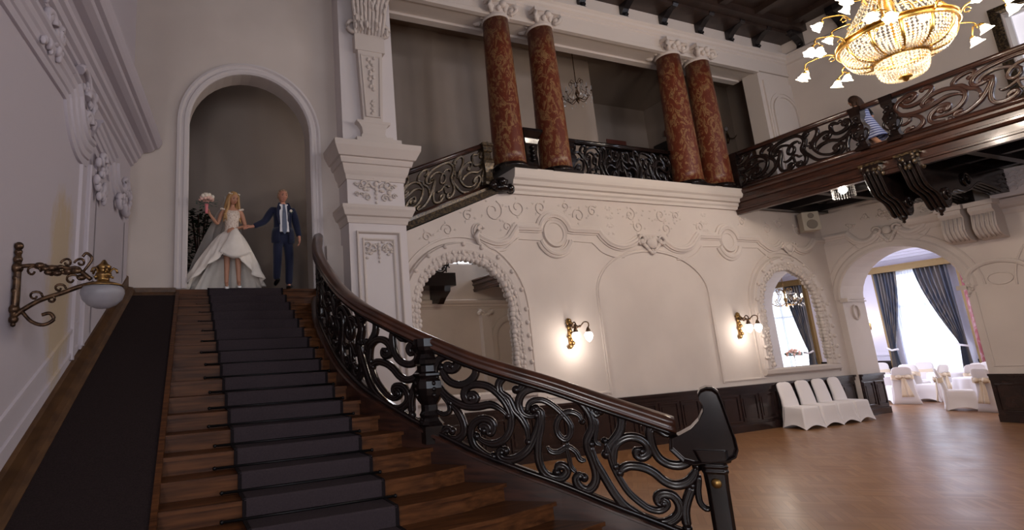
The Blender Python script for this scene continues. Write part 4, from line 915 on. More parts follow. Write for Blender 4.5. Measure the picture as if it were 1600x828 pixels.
for k in range(0, 11):
    y = 9.05-1.32*k
    m.add([bq(FX(y)+.1, y-.07, 5.62), bq(XC(y)-.01, y-.07, 5.62), bq(XC(y)-.01, y+.07, 5.62), bq(FX(y)+.1, y+.07, 5.62), bq(FX(y)+.1, y-.07, 5.36), bq(XC(y)-.01, y-.07, 5.36), bq(XC(y)-.01, y+.07, 5.36), bq(FX(y)+.1, y+.07, 5.36)], [(4,5,6,7),(0,1,5,4),(3,7,6,2)])
    if k < 10:
        for q, (u0, u1) in enumerate(((.55, 1.55), (1.95, 2.95))):
            P = [Vector((FX(y)+u, yy, 5.62))-bo for u, yy in ((u0, y-.25), (u1, y-.25), (u1, y-1.07), (u0, y-1.07))]
            m.sweep(P, (0,0,-1), [(-.05,0),(-.04,.06),(.0,.08),(.04,.04),(.05,0)], closed=True)
for u in (.3, 1.75, 3.0): m.loft([[bq(FX(y)+u+a, y, z) for a, z in ((-.07,5.62),(.07,5.62),(.07,5.40),(-.07,5.40))] for y in (9.2, -4.9)], True, True, False)
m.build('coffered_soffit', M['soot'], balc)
for yc, nm in ((6.30, 0), (5.70, 1)):
    x0 = FX(yc); m = MB()
    pf = [(-.10,5.50),(-.12,5.36),(-.06,5.22),(.02,5.02),(.10,4.86),(.26,4.78),(.40,4.72),(.52,4.58),(.60,4.46),(.70,4.44),(.78,4.52),(.82,4.66),(.95,4.78),(1.15,4.82),(1.45,4.80),(1.75,4.90),(2.0,5.02),(2.3,5.04),(2.7,4.98),(3.1,4.92),(3.35,4.86),(3.35,5.40),(0.1,5.40),(0.0,5.50)]
    for hw, s_ in ((.15,1),(.19,.0)):
        if s_: m.loft([[bq(x0+u, yc+w*hw, z) for u, z in pf] for w in (-1, 1)], True, True, False)
    for w in (-.12, -.04, .04, .12): m.tube(cr([bq(x0+u-.01, yc+w, z-.01) for u, z in pf[1:20]], 2), .035, 6)
    m.tube([bq(x0+.62+.13*math.cos(q)*(1-q*.06), yc-.165, 4.66+.13*math.sin(q)*(1-q*.06)) for q in [i*.5 for i in range(18)]], .03, 6)
    m.tube([bq(x0+1.5+.16*math.cos(q)*(1-q*.06), yc-.165, 5.02+.16*math.sin(q)*(1-q*.06)) for q in [i*.5 for i in range(18)]], .03, 6)
    cons = m.build('console', M['black_wood'], balc)
    m = MB()
    for k in range(22):
        random.seed(k*3+nm); u = random.uniform(-.13,.10); z = random.uniform(5.18,5.46)
        m.ball(bq(x0+u-.03, yc+random.uniform(-.17,.17), z), random.uniform(.03,.05), 7, 5, (1,.8,1.4))
    m.box(x0-.12-bo.x, x0+.1-bo.x, yc-.2-bo.y, yc+.2-bo.y, .22, .27)
    m.build('leaf_capital', M['giltwood'], cons)
    m = MB(); m.lathe([(.001,-.16),(.03,-.14),(.025,-.10),(.07,-.06),(.08,0),(.05,.04),(.09,.08),(.10,.12)], bq(x0+.66, yc, 4.42), 12); m.build('pendant', M['black_wood'], cons)
straight = [((FX(9.16), 9.16, 5.84), (FX(6.42), 6.42, 5.84), 'dark carved scroll balustrade at the far end of the balcony', (0.1,)),
            ((FX(6.30), 6.30, 5.84), (FX(5.84), 5.84, 5.84), None, None),
            ((FX(5.72), 5.72, 5.84), (FX(2.5), 2.5, 5.84), 'brown carved scroll balustrade of the balcony, below the big chandelier', ()),
            ((FX(2.3), 2.3, 5.84), (FX(-1.2), -1.2, 5.84), 'dark carved scroll balustrade at the near end of the balcony', ())]
for A, B, lb, nw in straight:
    if lb: straight_bal('balcony_balustrade', A, B, .03, .93, lb, None, 1.45, .09, nw, 1, 'black_wood' if 'far' in lb else 'dark_wood', 'dark_wood')
def carved_post(y, lb):
    m = MB(); x = FX(y); rings = []
    for r, z in [(.12,0),(.12,.06),(.09,.1),(.06,.2),(.07,.3),(.11,.42),(.12,.5),(.08,.6),(.07,.68),(.10,.76),(.10,.84),(.11,.95)]:
        rings.append([Vector((x+r*a, y+r*b, 5.84+z)) for a, b in ((-1,-1),(1,-1),(1,1),(-1,1))])
    m.loft(rings, True, True, False)
    for k in range(8): m.ball((x-.11, y+.06*math.cos(k*2), 5.98+.08*k), .035, 7, 5)
    for s in (-1, 1): m.tube([(x-.05, y+s*(.05+.10*math.sin(q)), 6.05+.28*q/3) for q in [i*.3 for i in range(11)]], .022, 6)
    tag(m.build('balustrade_post', M['black_wood']), lb, 'post', 'paired posts over the consoles')
carved_post(6.35, 'carved post of the balcony rail, left of the walking woman'); carved_post(5.80, 'carved post of the balcony rail, right of the walking woman')
m = MB(); rings = [[Vector((FX(y)+u*.85, y, 5.84+.93+w*.8)) for u, w in rail_prof()] for y in (6.46, 5.68)]; m.loft(rings, True, True, True)
tag(m.build('balcony_handrail', M['dark_wood']), 'short stretch of handrail linking the two paired balcony posts', 'handrail')
m = MB(); rings = [[Vector((FX(y)+u, y, 5.87+w)) for u, w in ((-.06,-.03),(.06,-.03),(.05,.03),(-.05,.03))] for y in (6.46, 5.68)]; m.loft(rings, True, True, False)
tag(m.build('balcony_base_rail', M['dark_wood']), 'low rail at the feet of the two paired balcony posts', 'rail')
# opposite balcony seen in the large mirror
bb = thing('balcony', 'dark balcony on the far side of the hall, seen only in the large mirror', 'balcony', (9, -4.2, 5.3))
m = MB(); m.box(-6, 3.2, -.79, .8, 0, .5); m.box(-6, 3.2, .7, .8, .5, .6); m.build('deck', M['black_wood'], bb)
m = MB(); pf = [(.8,0),(.75,-.25),(.3,-.5),(0,-.75),(-.4,-.6),(-.78,-.7),(-.78,0)]
m.loft([[Vector((x, y, z)) for y, z in pf] for x in (2.6, 2.9)], True, True, False); m.build('console', M['black_wood'], bb)
m = MB(); m.box(-6, 3.2, .68, .78, 1.36, 1.46); 
scroll_panel(m, lambda s, h: Vector((.6+s, .73, .62+h*.8)), lambda s: Vector((0,1,0)), PANEL, .06, step=2); m.build('balustrade', M['black_wood'], bb)
# blind arched mirror niche of the front wall
m = MB(); A = [(15.0,1.2)] + arch(15.0, 17.0, 2.9, 3.9, 20) + [(17.0,1.2)]
m.sweep([Vector((x, -5, z)) for x, z in A], (0,1,0), [(-.2,0),(-.15,.08),(0,.1),(.1,.08),(.2,0)]); m.box(14.2, 14.7, -5, -4.7, 0, 4.4)
for k in range(9): m.ball((14.1+.09*k, -4.75, 4.15+.08*math.sin(k)), .12, 8, 6)
struct(m.build('trim_13', M['stucco']), 'arch moulding of the front wall seen in the mirror')

# ------------------------------------------------------------------ ceiling brackets
def bracket_mesh():
    m = MB(); pf = [(0,10.92),(0,10.22),(.06,10.20),(.10,10.26),(.06,10.34),(.14,10.44),(.30,10.56),(.42,10.60),(.46,10.58),(.50,10.64),(.50,10.92)]
    m.loft([[Vector((w, -u, z-10.9)) for u, z in pf] for w in (-.09, .09)], True, True, False)
    m.tube([Vector((0, -.08-.05*math.cos(q), 10.27-10.9+.05*math.sin(q))) for q in [i*.7 for i in range(9)]], .05, 6)
    return m
br0 = bracket_mesh().build('ceiling_bracket', M['soot'])
spots = [((x, YW-.01, ZC), 0) for x in (6.55, 7.9, 9.22, 10.58, 11.92, 13.24, 14.42, 15.52)] + [((XC(y)-.01, y, ZC), PI/2*-1) for y in (8.75, 7.75, 6.75, 5.75)]
bo_l = ['dark scrolled ceiling bracket above the %s' % t for t in ('first marble column', 'second marble column', 'small chandelier', 'middle of the gallery balustrade', 'third marble column', 'last marble column', 'small wall lamp of the gallery', 'right end of the cream entablature')] + ['dark scrolled ceiling bracket on the right wall, %s from the corner' % t for t in ('first', 'second', 'third', 'fourth')]
for i, (p, rz) in enumerate(spots):
    o = br0 if i == 0 else copy_tree(br0); o.location = p; o.rotation_euler = (0,0,rz); tag(o, bo_l[i], 'bracket', 'ceiling brackets')
m = MB(); pr = [(9.92,0),(9.95,.07),(10.03,.12),(10.08,.14),(10.12,.20),(10.17,.20),(10.2,.16),(10.22,.0)]
m.loft([[Vector((XC(y)-w, y, z)) for z, w in pr] for y in (9.2, -5)], True, True, False)
struct(m.build('trim_14', M['stucco']), 'upper cornice of the right wall')

# ------------------------------------------------------------------ left wall entablature and broken moulding
def PL(y, z, w=0): return Vector((XL(y), y, z)) + NL*w
m = MB(); pr = [(5.36,0),(5.38,.04),(5.42,.05),(5.44,.09),(5.50,.11),(5.52,.15),(5.57,.16),(5.60,.19),(5.61,.27),(5.64,.34),(5.67,.36),(5.68,.41),(5.72,.44),(5.78,.47),(5.82,.47),(5.84,.0)]
m.loft([[PL(y, z, w) for z, w in pr] for y in (9.34, -4.99)], True, True, False)
struct(m.build('trim_15', M['plaster_left']), 'deep plaster cornice of the left wall')
m = MB(); ar = [(-.15,0),(-.15,.03),(-.08,.04),(-.07,.06),(.0,.07),(.02,.09),(.08,.10),(.10,.13),(.14,.13),(.15,0)]
def runL(P, prof): m.sweep([PL(y, z) for y, z in P], NL, prof)
runL([(-4.9,4.99),(5.9,4.99)] , [(u, w) for u, w in ar])
d1 = [tuple(p)[:2] for p in cr([(6.12,4.92,0),(6.20,4.76,0),(6.34,4.62,0),(6.55,4.54,0),(6.80,4.56,0)], 5)]
runL([(5.9,4.99),(6.06,4.98)]+d1, ar)
runL([(7.05,5.00),(7.90,4.88)], [(u*.8, w) for u, w in ar])
d2 = [tuple(p)[:2] for p in cr([(7.90,4.88,0),(7.95,4.72,0),(8.08,4.58,0),(8.3,4.52,0),(8.5,4.56,0)], 5)]
runL(d2, [(u*.8, w) for u, w in ar])
# vertical lesene lines below
for y, z0, z1, w in ((6.72,2.22,4.45,.03),(7.02,2.38,4.5,.045),(7.30,2.53,4.6,.03),(8.9,3.38,4.3,.03)):
    m.loft([[PL(y+dy, z, ww) for dy, ww in ((-.05,0),(-.03,w),(.03,w),(.05,0))] for z in (z0, z1)], True, True, False)
m.prism([(6.98,2.34),(9.2,3.52),(9.2,4.4),(7.9,4.6),(6.98,4.5)], lambda y, z: PL(y, z, -.01), lambda y, z: PL(y, z, .03))
for y0, z0, y1, z1 in ((2.9,1.15+.5,6.9,2.35),(3.0,1.0+.35,6.9,2.12)):
    m.loft([[PL(y, z+dz, w) for dz, w in ((-.03,0),(-.02,.02),(.02,.02),(.03,0))] for y, z in ((4.0, 1.2 if z1 > 2.2 else .95), (6.9, z1+.28 if z1 > 2.2 else z1+.25))], True, True, False)
struct(m.build('trim_16', M['plaster_left']), 'plaster moulding of the left wall, broken and curling down')
def leafy(cy, cz, spec, lb, seed):
    m = MB(); random.seed(seed)
    for (y, z, r, a0, a1) in spec: m.tube([PL(cy+y+r*math.cos(a0+(a1-a0)*i/16)*(1-.3*i/16), cz+z+r*math.sin(a0+(a1-a0)*i/16)*(1-.3*i/16), .10) for i in range(17)], [.05*(1-.5*i/16) for i in range(17)], 7)
    for k in range(22): m.ball(PL(cy+random.uniform(-.12,.4), cz+random.uniform(-.28,.22), .09), random.uniform(.025,.055), 7, 5, (.8,1,1.3))
    tag(m.build('cartouche', M['plaster_left']), lb, 'ornament', 'plaster ornaments of the left wall')
leafy(6.42, 5.12, [(-.05,-.02,.28,2.6,.4),(.15,-.08,.16,3,-1),(.1,-.28,.1,0,5)], 'plaster leaf and shell ornament where the left wall moulding breaks', 4)
leafy(8.55, 4.62, [(.0,.12,.13,0,7),(.1,-.1,.2,3.4,6.2),(-.3,-.2,.1,2,6)], 'plaster scroll bracket near the corner of the left wall', 5)
leafy(7.15, 4.45, [(.1,.2,.08,0,5)], 'small plaster sprig at the head of the left wall lesene', 6)
leafy(5.2, 5.2, [(0,.0,.09,0,5),(.3,.02,.07,2,7)], 'plaster frieze foliage above the bronze bracket lamp', 7)

# ------------------------------------------------------------------ big chandelier
CX, CY, CZ = 10.0, 4.0, 6.36
ch = thing('chandelier', 'large gilt and crystal chandelier with lit glass flowers hanging over the hall', 'chandelier', (CX, CY, CZ))
m = MB()
def ring(mb, R, z, h, t=.02, n=48): mb.lathe([(R-t, z-h/2), (R+t*.5, z-h/2), (R+t, z), (R+t*.5, z+h/2), (R-t, z+h/2), (R-t, z-h/2)], n=n, cap=False)
ring(m, .66, 0, .07, .026); ring(m, .685, .04, .018); ring(m, .685, -.04, .018); ring(m, .305, -.36, .045, .02); ring(m, .32, -.33, .014)
for k in range(12):
    a = 2*PI*k/12; P = []
    for i in range(11):
        t = i/10; r = .315+.355*math.sin(t*PI/2)**.8 ; z = -.36+.34*(1-math.cos(t*PI/2)); P.append((r, z))
    c, s = math.cos(a), math.sin(a)
    rings = [[Vector((r*c-s*w, r*s+c*w, z+h)) for w, h in ((-.022,-.012),(.022,-.012),(.022,.01),(-.022,.01))] for r, z in P]
    m.loft(rings, True, True, True)
for k in range(8):
    a = 2*PI*k/8; m.tube(cr([(.66*math.cos(a),.66*math.sin(a),.03),(.42*math.cos(a),.5*math.sin(a),.30),(.22*math.cos(a),.22*math.sin(a),.42),(.14*math.cos(a),.14*math.sin(a),.8)], 4), .013, 6)
m.lathe([(.03,4.4),(.03,1.6),(.09,1.5),(.05,1.35),(.16,1.2),(.20,1.1),(.12,.95),(.08,.8),(.15,.7),(.10,.55),(.04,.4),(.04,-.2)], n=16)
m.lathe([(.001,4.62),(.16,4.6),(.14,4.5),(.03,4.4)], n=16)
m.lathe([(.001,-.73),(.03,-.71),(.04,-.68),(.08,-.665),(.075,-.64),(.001,-.64)], n=16)
m.build('frame', M['gold'], ch)
def strands(name, R0, z0, R1, z1, n, bow, beads, size):
    m = MB()
    for k in range(n):
        a = 2*PI*k/n; c, s = math.cos(a), math.sin(a)
        for i in range(beads):
            t = (i+.5)/beads; r = R0+(R1-R0)*t; z = z0+(z1-z0)*t; b = math.sin(t*PI)*bow; r += b*.7; z -= b
            w = min(size, PI*r/n*.92); h = size*1.15
            m.add([Vector((r*c-s*w, r*s+c*w, z)), Vector((r*c, r*s, z+h)), Vector((r*c+s*w, r*s-c*w, z)), Vector((r*c, r*s, z-h)), Vector(((r+w*.5)*c, (r+w*.5)*s, z-w*.4)), Vector(((r-w*.5)*c, (r-w*.5)*s, z+w*.4))], [(0,1,4),(1,2,4),(2,3,4),(3,0,4),(1,0,5),(2,1,5),(3,2,5),(0,3,5)])
    o = m.build(name, M['crystal_lit'], ch); o['kind'] = 'stuff'; return o
M['crystal_lit'] = mat('cut_crystal_beads', (.95,.86,.70), .12, trans=.45, ior=1.5, spec=.8)
strands('crystal_bowl', .325, -.35, .65, -.02, 76, .10, 13, .024)
strands('crystal_basket', .305, -.38, .05, -.64, 48, .10, 11, .021)
strands('crystal_strands', .18, .80, .64, .05, 44, .10, 20, .018)
fl = MB()    # a glass flower shade, opening downwards/outwards
def flower(mb, Mx, s=1):
    mb.lathe([(.022*s,.0),(.045*s,-.03*s),(.055*s,-.06*s),(.06*s,-.085*s),(.082*s,-.11*s)], (0,0,0), 20, Mx, wob=lambda a, z: 1+(.16*math.cos(5*a) if z < -.08*s else 0), cap=False)
    mb.ball((0,0,-.05*s), .038*s, 10, 8, (1,1,1.2), Mx)
def lamp_arm(a, R0, z0, R1, z1, tilt=.5, pair=True):
    c, s = math.cos(a), math.sin(a); m = MB()
    P = [(R0,z0),(R0+.07,z0+.10),((R0+R1)/2,z0+.13),(R1-.03,z0+.10+(z1-z0)*.6),(R1,z1)]
    m.tube(cr([(r*c, r*s, z) for r, z in P], 4), .011, 6)
    m.tube([((R0+.08+.035*math.cos(q))*c, (R0+.08+.035*math.cos(q))*s, z0+.03+.035*math.sin(q)) for q in [i*.7 for i in range(9)]], .008, 5)
    ends = [(a, 0)]
    if pair:
        ends = [(a-.07, 0), (a+.085, -.10)]
        for aa, dz in ends: m.tube([((R1-.05)*c, (R1-.05)*s, z1+.03), (R1*math.cos(aa), R1*math.sin(aa), z1+dz+.03), (R1*math.cos(aa), R1*math.sin(aa), z1+dz)], .010, 6)
    for aa, dz in ends: m.lathe([(.03,.02),(.028,-.01),(.015,.03)], (R1*math.cos(aa), R1*math.sin(aa), z1+dz), 10)
    arm = m.build('arm', M['gold'], ch)
    for aa, dz in ends:
        T = Matrix.Translation((R1*math.cos(aa), R1*math.sin(aa), z1+dz)) @ Matrix.Rotation(aa, 4, 'Z') @ Matrix.Rotation(-tilt, 4, 'Y')
        m = MB(); flower(m, T); m.build('glass_shade', M['bulb'], arm)
for k in range(8): lamp_arm(2*PI*(k+.38)/8, .68, -.02, 1.12, .0)
for k in range(8): lamp_arm(2*PI*(k+.9)/8, .45, .45, .80, .52, .9, False)
for k in range(6): lamp_arm(2*PI*(k+.4)/6, .18, .72, .48, .86, .9, False)
for r, z, p in ((.0,-.25,30),(.0,.25,60)):
    L = bpy.data.lights.new('chandelier_light', 'POINT'); L.energy = p; L.color = (1,.78,.52); L.shadow_soft_size = .18
    o = bpy.data.objects.new('chandelier_light', L); COL.objects.link(o); o.parent = ch; o.location = (r,0,z)
for k in range(6):
    a = 2*PI*(k+.5)/6; L = bpy.data.lights.new('chandelier_light', 'POINT'); L.energy = 78; L.color = (1,.86,.73); L.shadow_soft_size = .1
    o = bpy.data.objects.new('chandelier_light', L); COL.objects.link(o); o.parent = ch; o.location = (1.3*math.cos(a), 1.3*math.sin(a), -.2)

# ------------------------------------------------------------------ smaller chandeliers and pendant
def small_chandelier(loc, top, label, R=.36, lit=False, metal='bronze', n=8):
    o = thing('chandelier', label, 'chandelier', loc)
    m = MB(); m.lathe([(.001,top),(.10,top-.01),(.09,top-.04),(.03,top-.10),(.012,top-.12),(.012,.42),(.03,.40),(.05,.34),(.02,.26),(.03,.16),(.06,.08),(.03,0),(.02,-.08),(.05,-.12),(.02,-.17),(.001,-.19)], n=12)
    for k in range(n):
        a = 2*PI*k/n; c, s = math.cos(a), math.sin(a)
        m.tube(cr([(.03*c,.03*s,-.05),(.5*R*c,.5*R*s,-.13),(.9*R*c,.9*R*s,-.02),(.95*R*c,.95*R*s,.05),(R*c,R*s,.08)], 4), .010, 5)
        m.tube(cr([(.02*c,.02*s,.36),(.4*R*c,.4*R*s,.46),(.5*R*c,.5*R*s,.38),(.38*R*c,.38*R*s,.36)], 3), .008, 5)
        m.tube(cr([(.5*R*c,.5*R*s,.36),(.35*R*c,.35*R*s,.20),(.8*R*c,.8*R*s,.0)], 3), .005, 4)
        m.lathe([(.001,0),(.035,.005),(.03,.015),(.012,.02)], (R*c,R*s,.08), 8)
    m.build('frame', M[metal], o)
    m = MB()
    for k in range(n):
        a = 2*PI*k/n; m.lathe([(.012,.02),(.012,.09),(.016,.11),(.010,.14),(.001,.155)], (R*math.cos(a), R*math.sin(a), .08), 8)
    c_ = m.build('candle_bulbs', M['bulb'] if lit else M['unlit'], o); c_['kind'] = 'stuff'
    m = MB()
    for k in range(n*3):
        a = 2*PI*k/(n*3); r = R*(1.02 if k % 3 else .6); z = -.05-.05*(k % 3)
        m.lathe([(.001,.04),(.016,.0),(.001,-.045)], (r*math.cos(a), r*math.sin(a), z), 6, smooth=False)
        m.lathe([(.001,.03),(.010,.0),(.001,-.03)], (.4*R*math.cos(a), .4*R*math.sin(a), .28), 5, smooth=False)
    for k in range(n*2):
        a = 2*PI*k/(n*2)
        for i in range(8):
            t = i/7; r = R*(.45+.5*t**.7); m.ball((r*math.cos(a), r*math.sin(a), .34-.30*t-.06*math.sin(t*PI)), .011, 5, 4)
    d_ = m.build('crystal_drops', M['crystal'], o); d_['kind'] = 'stuff'
    return o
small_chandelier((10.06, 10.62, 8.72), 1.78, 'small unlit wrought iron and crystal chandelier hanging in the gallery')
sc2 = small_chandelier((19.6, 6.15, 3.30), 1.60, 'lit crystal chandelier of the side room, seen in the smaller mirror', .48, True, 'brass', 10)
o = thing('ceiling_lamp', 'small crystal-fringed ceiling light under the balcony', 'ceiling light', (13.98, 7.12, 5.36))
m = MB(); m.lathe([(.001,.25),(.05,.24),(.05,.04),(.13,.03),(.19,-.0),(.20,-.03)], n=16); m.build('mount', M['black_wood'], o)
m = MB()
for k in range(26):
    a = 2*PI*k/26
    for i in range(5): m.add([Vector((.20*math.cos(a)+.014*u, .20*math.sin(a), -.05-.055*i+v)) for u, v in ((-1,0),(0,.03),(1,0),(0,-.03))] + [Vector((.216*math.cos(a), .216*math.sin(a), -.05-.055*i))], [(0,1,4),(1,2,4),(2,3,4),(3,0,4)])
q = m.build('crystal_fringe', M['crystal'], o); q['kind'] = 'stuff'
m = MB(); m.ball((0,0,-.12), .085, 12, 8); m.build('bulb', mat('pale_lit_bulb', (1,1,1), .4, emis=(1,.95,.88), estr=6), o)
L = bpy.data.lights.new('ceiling_lamp_light', 'POINT'); L.energy = 34; L.color = (1,.88,.76); L.shadow_soft_size = .05; l_ = bpy.data.objects.new('ceiling_lamp_light', L); COL.objects.link(l_); l_.parent = o; l_.location = (0,0,-.30)
# ------------------------------------------------------------------ loudspeaker
sp = thing('loudspeaker', 'beige two-way loudspeaker fixed high in the corner under the balcony', 'loudspeaker', (15.72, 8.92, 4.80), -.62)
m = MB(); m.box(-.20,.20,-.13,.14,.0,.50); b = m.build('cabinet', M['speaker'], sp); bv = b.modifiers.new('bevel','BEVEL'); bv.width=.02; bv.segments=2
for z, r in ((.16,.125),(.39,.07)):
    Mx = Matrix.Translation((0,-.132,z)) @ Matrix.Rotation(PI/2, 4, 'X')
    m = MB(); m.lathe([(r,0),(r,.012),(r*.92,.016),(r*.85,.004),(r*.4,-.03),(r*.3,-.01),(.001,-.0)], (0,0,0), 24, Mx); m.build('cone', M['grille'], sp)
m = MB(); m.box(-.04,.04,.14,.40,.3,.42); m.build('wall_bracket', M['iron'], sp)
# ------------------------------------------------------------------ gallery depth: doors, signs, wall lamp
def door(n, f, u0, u1, z0, z1, lb):
    m = MB(); m.prism([(u0,z0),(u1,z0),(u1,z1),(u0,z1)], lambda u, z: f(u, z, .0), lambda u, z: f(u, z, .06))
    k = max(1, round((u1-u0)/.8)); w = (u1-u0)/k
    for i in range(k):
        for a, b in ((.12,.45),(.5,.93)):
            zz0, zz1 = z0+(z1-z0)*a, z0+(z1-z0)*b; P = [Vector(f(u, z, .06)) for u, z in ((u0+i*w+.1,zz0),(u0+(i+1)*w-.1,zz0),(u0+(i+1)*w-.1,zz1),(u0+i*w+.1,zz1))]
            nn = (Vector(f(u0,z0,.1))-Vector(f(u0,z0,0))).normalized(); m.sweep(P, nn, [(-.02,0),(-.015,.02),(.015,.02),(.02,0)], closed=True)
    d = struct(m.build('door_%d' % n, M['soot']), lb); m = MB(); m.ball(f(u0+w*.5+.02, z0+1.05, .10), .035, 8, 6); m.build('door_handle', M['brass'], d)
door(1, lambda u, z, d: (u, 13.7-d, z), 12.6, 15.35, GF, 8.90, 'dark panelled doors at the back of the gallery recess')
door(2, lambda u, z, d: (15.95-d, u, z), 11.75, 13.45, GF, 9.02, 'dark door in the side of the gallery recess')
for A, lb in (((13.98, 14.86, 13.66, 13.70, 9.00, 9.20), 'red-brown plate over the gallery doors'), ((15.90, 15.95, 12.45, 12.95, 9.18, 9.40), 'red-brown plate over the side door of the gallery')):
    m = MB(); m.box(*A); bmv = tag(m.build('plaque', M['sign']), lb, 'plaque'); b_ = bmv.modifiers.new('bevel','BEVEL'); b_.width=.01
o = thing('wall_lamp', 'small dark unlit wall lamp beyond the last marble column', 'wall lamp', (16.9, 11.48, 8.62))
m = MB(); m.tube([(0,0,-.2),(0,-.04,-.05),(0,-.02,.15)], [.03,.05,.02], 8); m.tube(cr([(0,-.03,0),(-.1,-.15,-.06),(-.22,-.2,.06),(-.25,-.2,.14)],4), .014, 6); m.tube(cr([(0,-.03,0),(.1,-.15,-.06),(.2,-.2,.04)],4), .014, 6); m.build('bracket', M['bronze'], o)
m = MB(); m.lathe([(.02,.0),(.05,.05),(.045,.1),(.03,.13)], (-.25,-.2,.14), 12); m.build('lamp_shade', M['unlit'], o)
# plants
def plant(name, loc, h, w, lb, n=170, seed=0, pot=True, leaf=.10):
    o = thing(name, lb, 'plant', loc); random.seed(seed)
    m = MB(); m.lathe([(.001,0),(.13,0),(.17,.28),(.19,.30),(.17,.32),(.15,.30),(.001,.28)], n=18); m.build('pot', M['black_wood'], o)
    m = MB()
    for k in range(7): m.tube([(0,0,.28),(.05*math.cos(k),.05*math.sin(k),h*.5),(w*.5*math.cos(k*.9),w*.5*math.sin(k*.9),h*.92)], .012, 5)
    m.build('stem', M['dark_wood'], o)
    m = MB()
    for k in range(n):
        z = .3+(h-.3)*random.random(); r = w*math.sqrt(random.random())*(1-.6*((z-.3)/(h-.3))**2); a = random.uniform(0,6.28)
        c = Vector((r*math.cos(a), r*math.sin(a), z)); d = Vector((math.cos(a+random.uniform(-.9,.9)), math.sin(a), random.uniform(-.4,.5))).normalized(); s = d.cross(Vector((0,0,1))).normalized(); u = s.cross(d)
        l = leaf*random.uniform(.7,1.4)
        m.add([c, c+d*l*.5+s*l*.28-u*.01, c+d*l, c+d*l*.5-s*l*.28-u*.01, c+d*l*.5+u*l*.08], [(0,1,4),(1,2,4),(2,3,4),(3,0,4)], True)
    f_ = m.build('foliage', M['leaf'], o); f_['kind'] = 'stuff'
    return o
plant('potted_plant', (.50, 10.35, FL), 1.62, .30, 'dark leafy potted plant at the left inside the high doorway', 420, 2)
plant('potted_plant', (13.55, 10.15, GF), 1.75, .36, 'dark potted plant between the two right-hand marble columns', 320, 3)
m = MB(); m.box(9.25, 9.36, YW-.05, YW-.03, .42, .50); m.box(9.27, 9.30, YW-.055, YW-.05, .44, .48); m.box(9.31, 9.34, YW-.055, YW-.05, .44, .48)
tag(m.build('wall_socket', M['plastic']), 'small twin socket plate in the dark panelling behind the balustrade', 'socket')
# ------------------------------------------------------------------ covered chairs
def make_chair(sash=False, cloth='cloth'):
    """seat faces -Y, base at origin (footprint centre)"""
    o = empty('covered_chair'); w, d, sh, bh = .235, .23, .47, 1.0
    m = MB(); rings = []; n = 12
    def rect(z, fx, fy, oy=0, lift=0):
        P = []
        for i in range(4*n):
            s, t = divmod(i, n); t /= n
            x, y = ((-1+2*t, -1), (1, -1+2*t), (1-2*t, 1), (-1, 1-2*t))[s]
            b = 1-.05*math.sin(t*PI)*(1 if z < .4 else 0)
            P.append(Vector((x*fx*b, y*fy*b+oy, z+lift*math.sin(t*PI))))
        return P
    rings = [rect(.0,w+.055,d+.055,0,.085), rect(.12,w+.03,d+.03,0,.03), rect(.30,w+.008,d+.008), rect(.44,w,d), rect(.47,w-.015,d-.015), rect(.475,w-.05,d-.05)]
    m.loft(rings, True, False, True); m.add(rings[-1], [tuple(range(4*n))]); m.build('seat_cover', M[cloth], o)
    m = MB(); rings = []
    for z, hw, y, th in ((.0,.27,.30,.02),(.12,.255,.275,.03),(.3,.235,.26,.05),(.46,.225,.235,.055),(.6,.215,.25,.05),(.75,.21,.28,.045),(.88,.205,.31,.04),(.95,.19,.325,.035),(.985,.15,.332,.03),(1.0,.09,.336,.02)):
        P = []
        for k in range(16):
            a = 2*PI*k/16; c, s = math.cos(a), math.sin(a); P.append(Vector((hw*math.copysign(abs(c)**.5, c), y+th*math.copysign(abs(s)**.6, s)-(.02*(1-(abs(c)))**1 if s > 0 else 0), z)))
        rings.append(P)
    m.loft(rings, True, True, True); m.build('back_cover', M[cloth], o)
    if sash:
        m = MB(); rings = []
        for q in range(24):
            a = 2*PI*q/24; c, s = math.cos(a), math.sin(a); x = .225*math.copysign(abs(c)**.5, c); y = .285+.066*math.copysign(abs(s)**.6, s)
            rings.append([Vector((x, y, z+.012*math.sin(q))) for z in (.66,.70,.74,.78)])
        m.loft(rings, False, False, True, loop=True)
        for sg in (-1, 1):     # bow loops and tails
            rings = [[Vector((sg*(.02+.13*t), .345+.035*math.sin(t*PI)+b*.02, .73+a*(.02+.05*math.sin(t*PI*.9)))) for a, b in ((-1,0),(0,1),(1,0),(0,-1))] for t in [i/8 for i in range(9)]]
            m.loft(rings, True, True, True)
            rings = [[Vector((sg*(.015+.05*t+u*(.018+.04*t)), .35+.05*t+.012*math.sin(u*3+t*5), .72-.52*t)) for u in (-1,-.5,0,.5,1)] + [Vector((sg*(.015+.05*t+u*(.018+.04*t)), .342+.05*t+.012*math.sin(u*3+t*5), .72-.52*t)) for u in (1,.5,0,-.5,-1)] for t in [i/7 for i in range(8)]]
            m.loft(rings, True, True, True)
        m.ball((0,.355,.73), .03, 8, 6); m.build('sash', M['sash'], o)
    return o
ch_a = make_chair(False)
for i, (x, y, rz, lb) in enumerate(((13.72,8.90,-.10,'white covered chair, leftmost of the four against the dark wainscot'), (14.42,8.92,-.07,'white covered chair, second from the left in the row of four'), (15.06,8.93,-.04,'white covered chair, third from the left in the row of four'), (15.72,8.95,.0,'white covered chair, rightmost of the row, next to the arch pier'))):
    o = ch_a if i == 0 else copy_tree(ch_a); o.location = (x, y-.12, 0); o.rotation_euler = (0,0,rz); o.scale = (1.08,1.0,1.03)
    tag(o, lb, 'chair', 'white covered chairs along the long wall')
ch_b = make_chair(True)
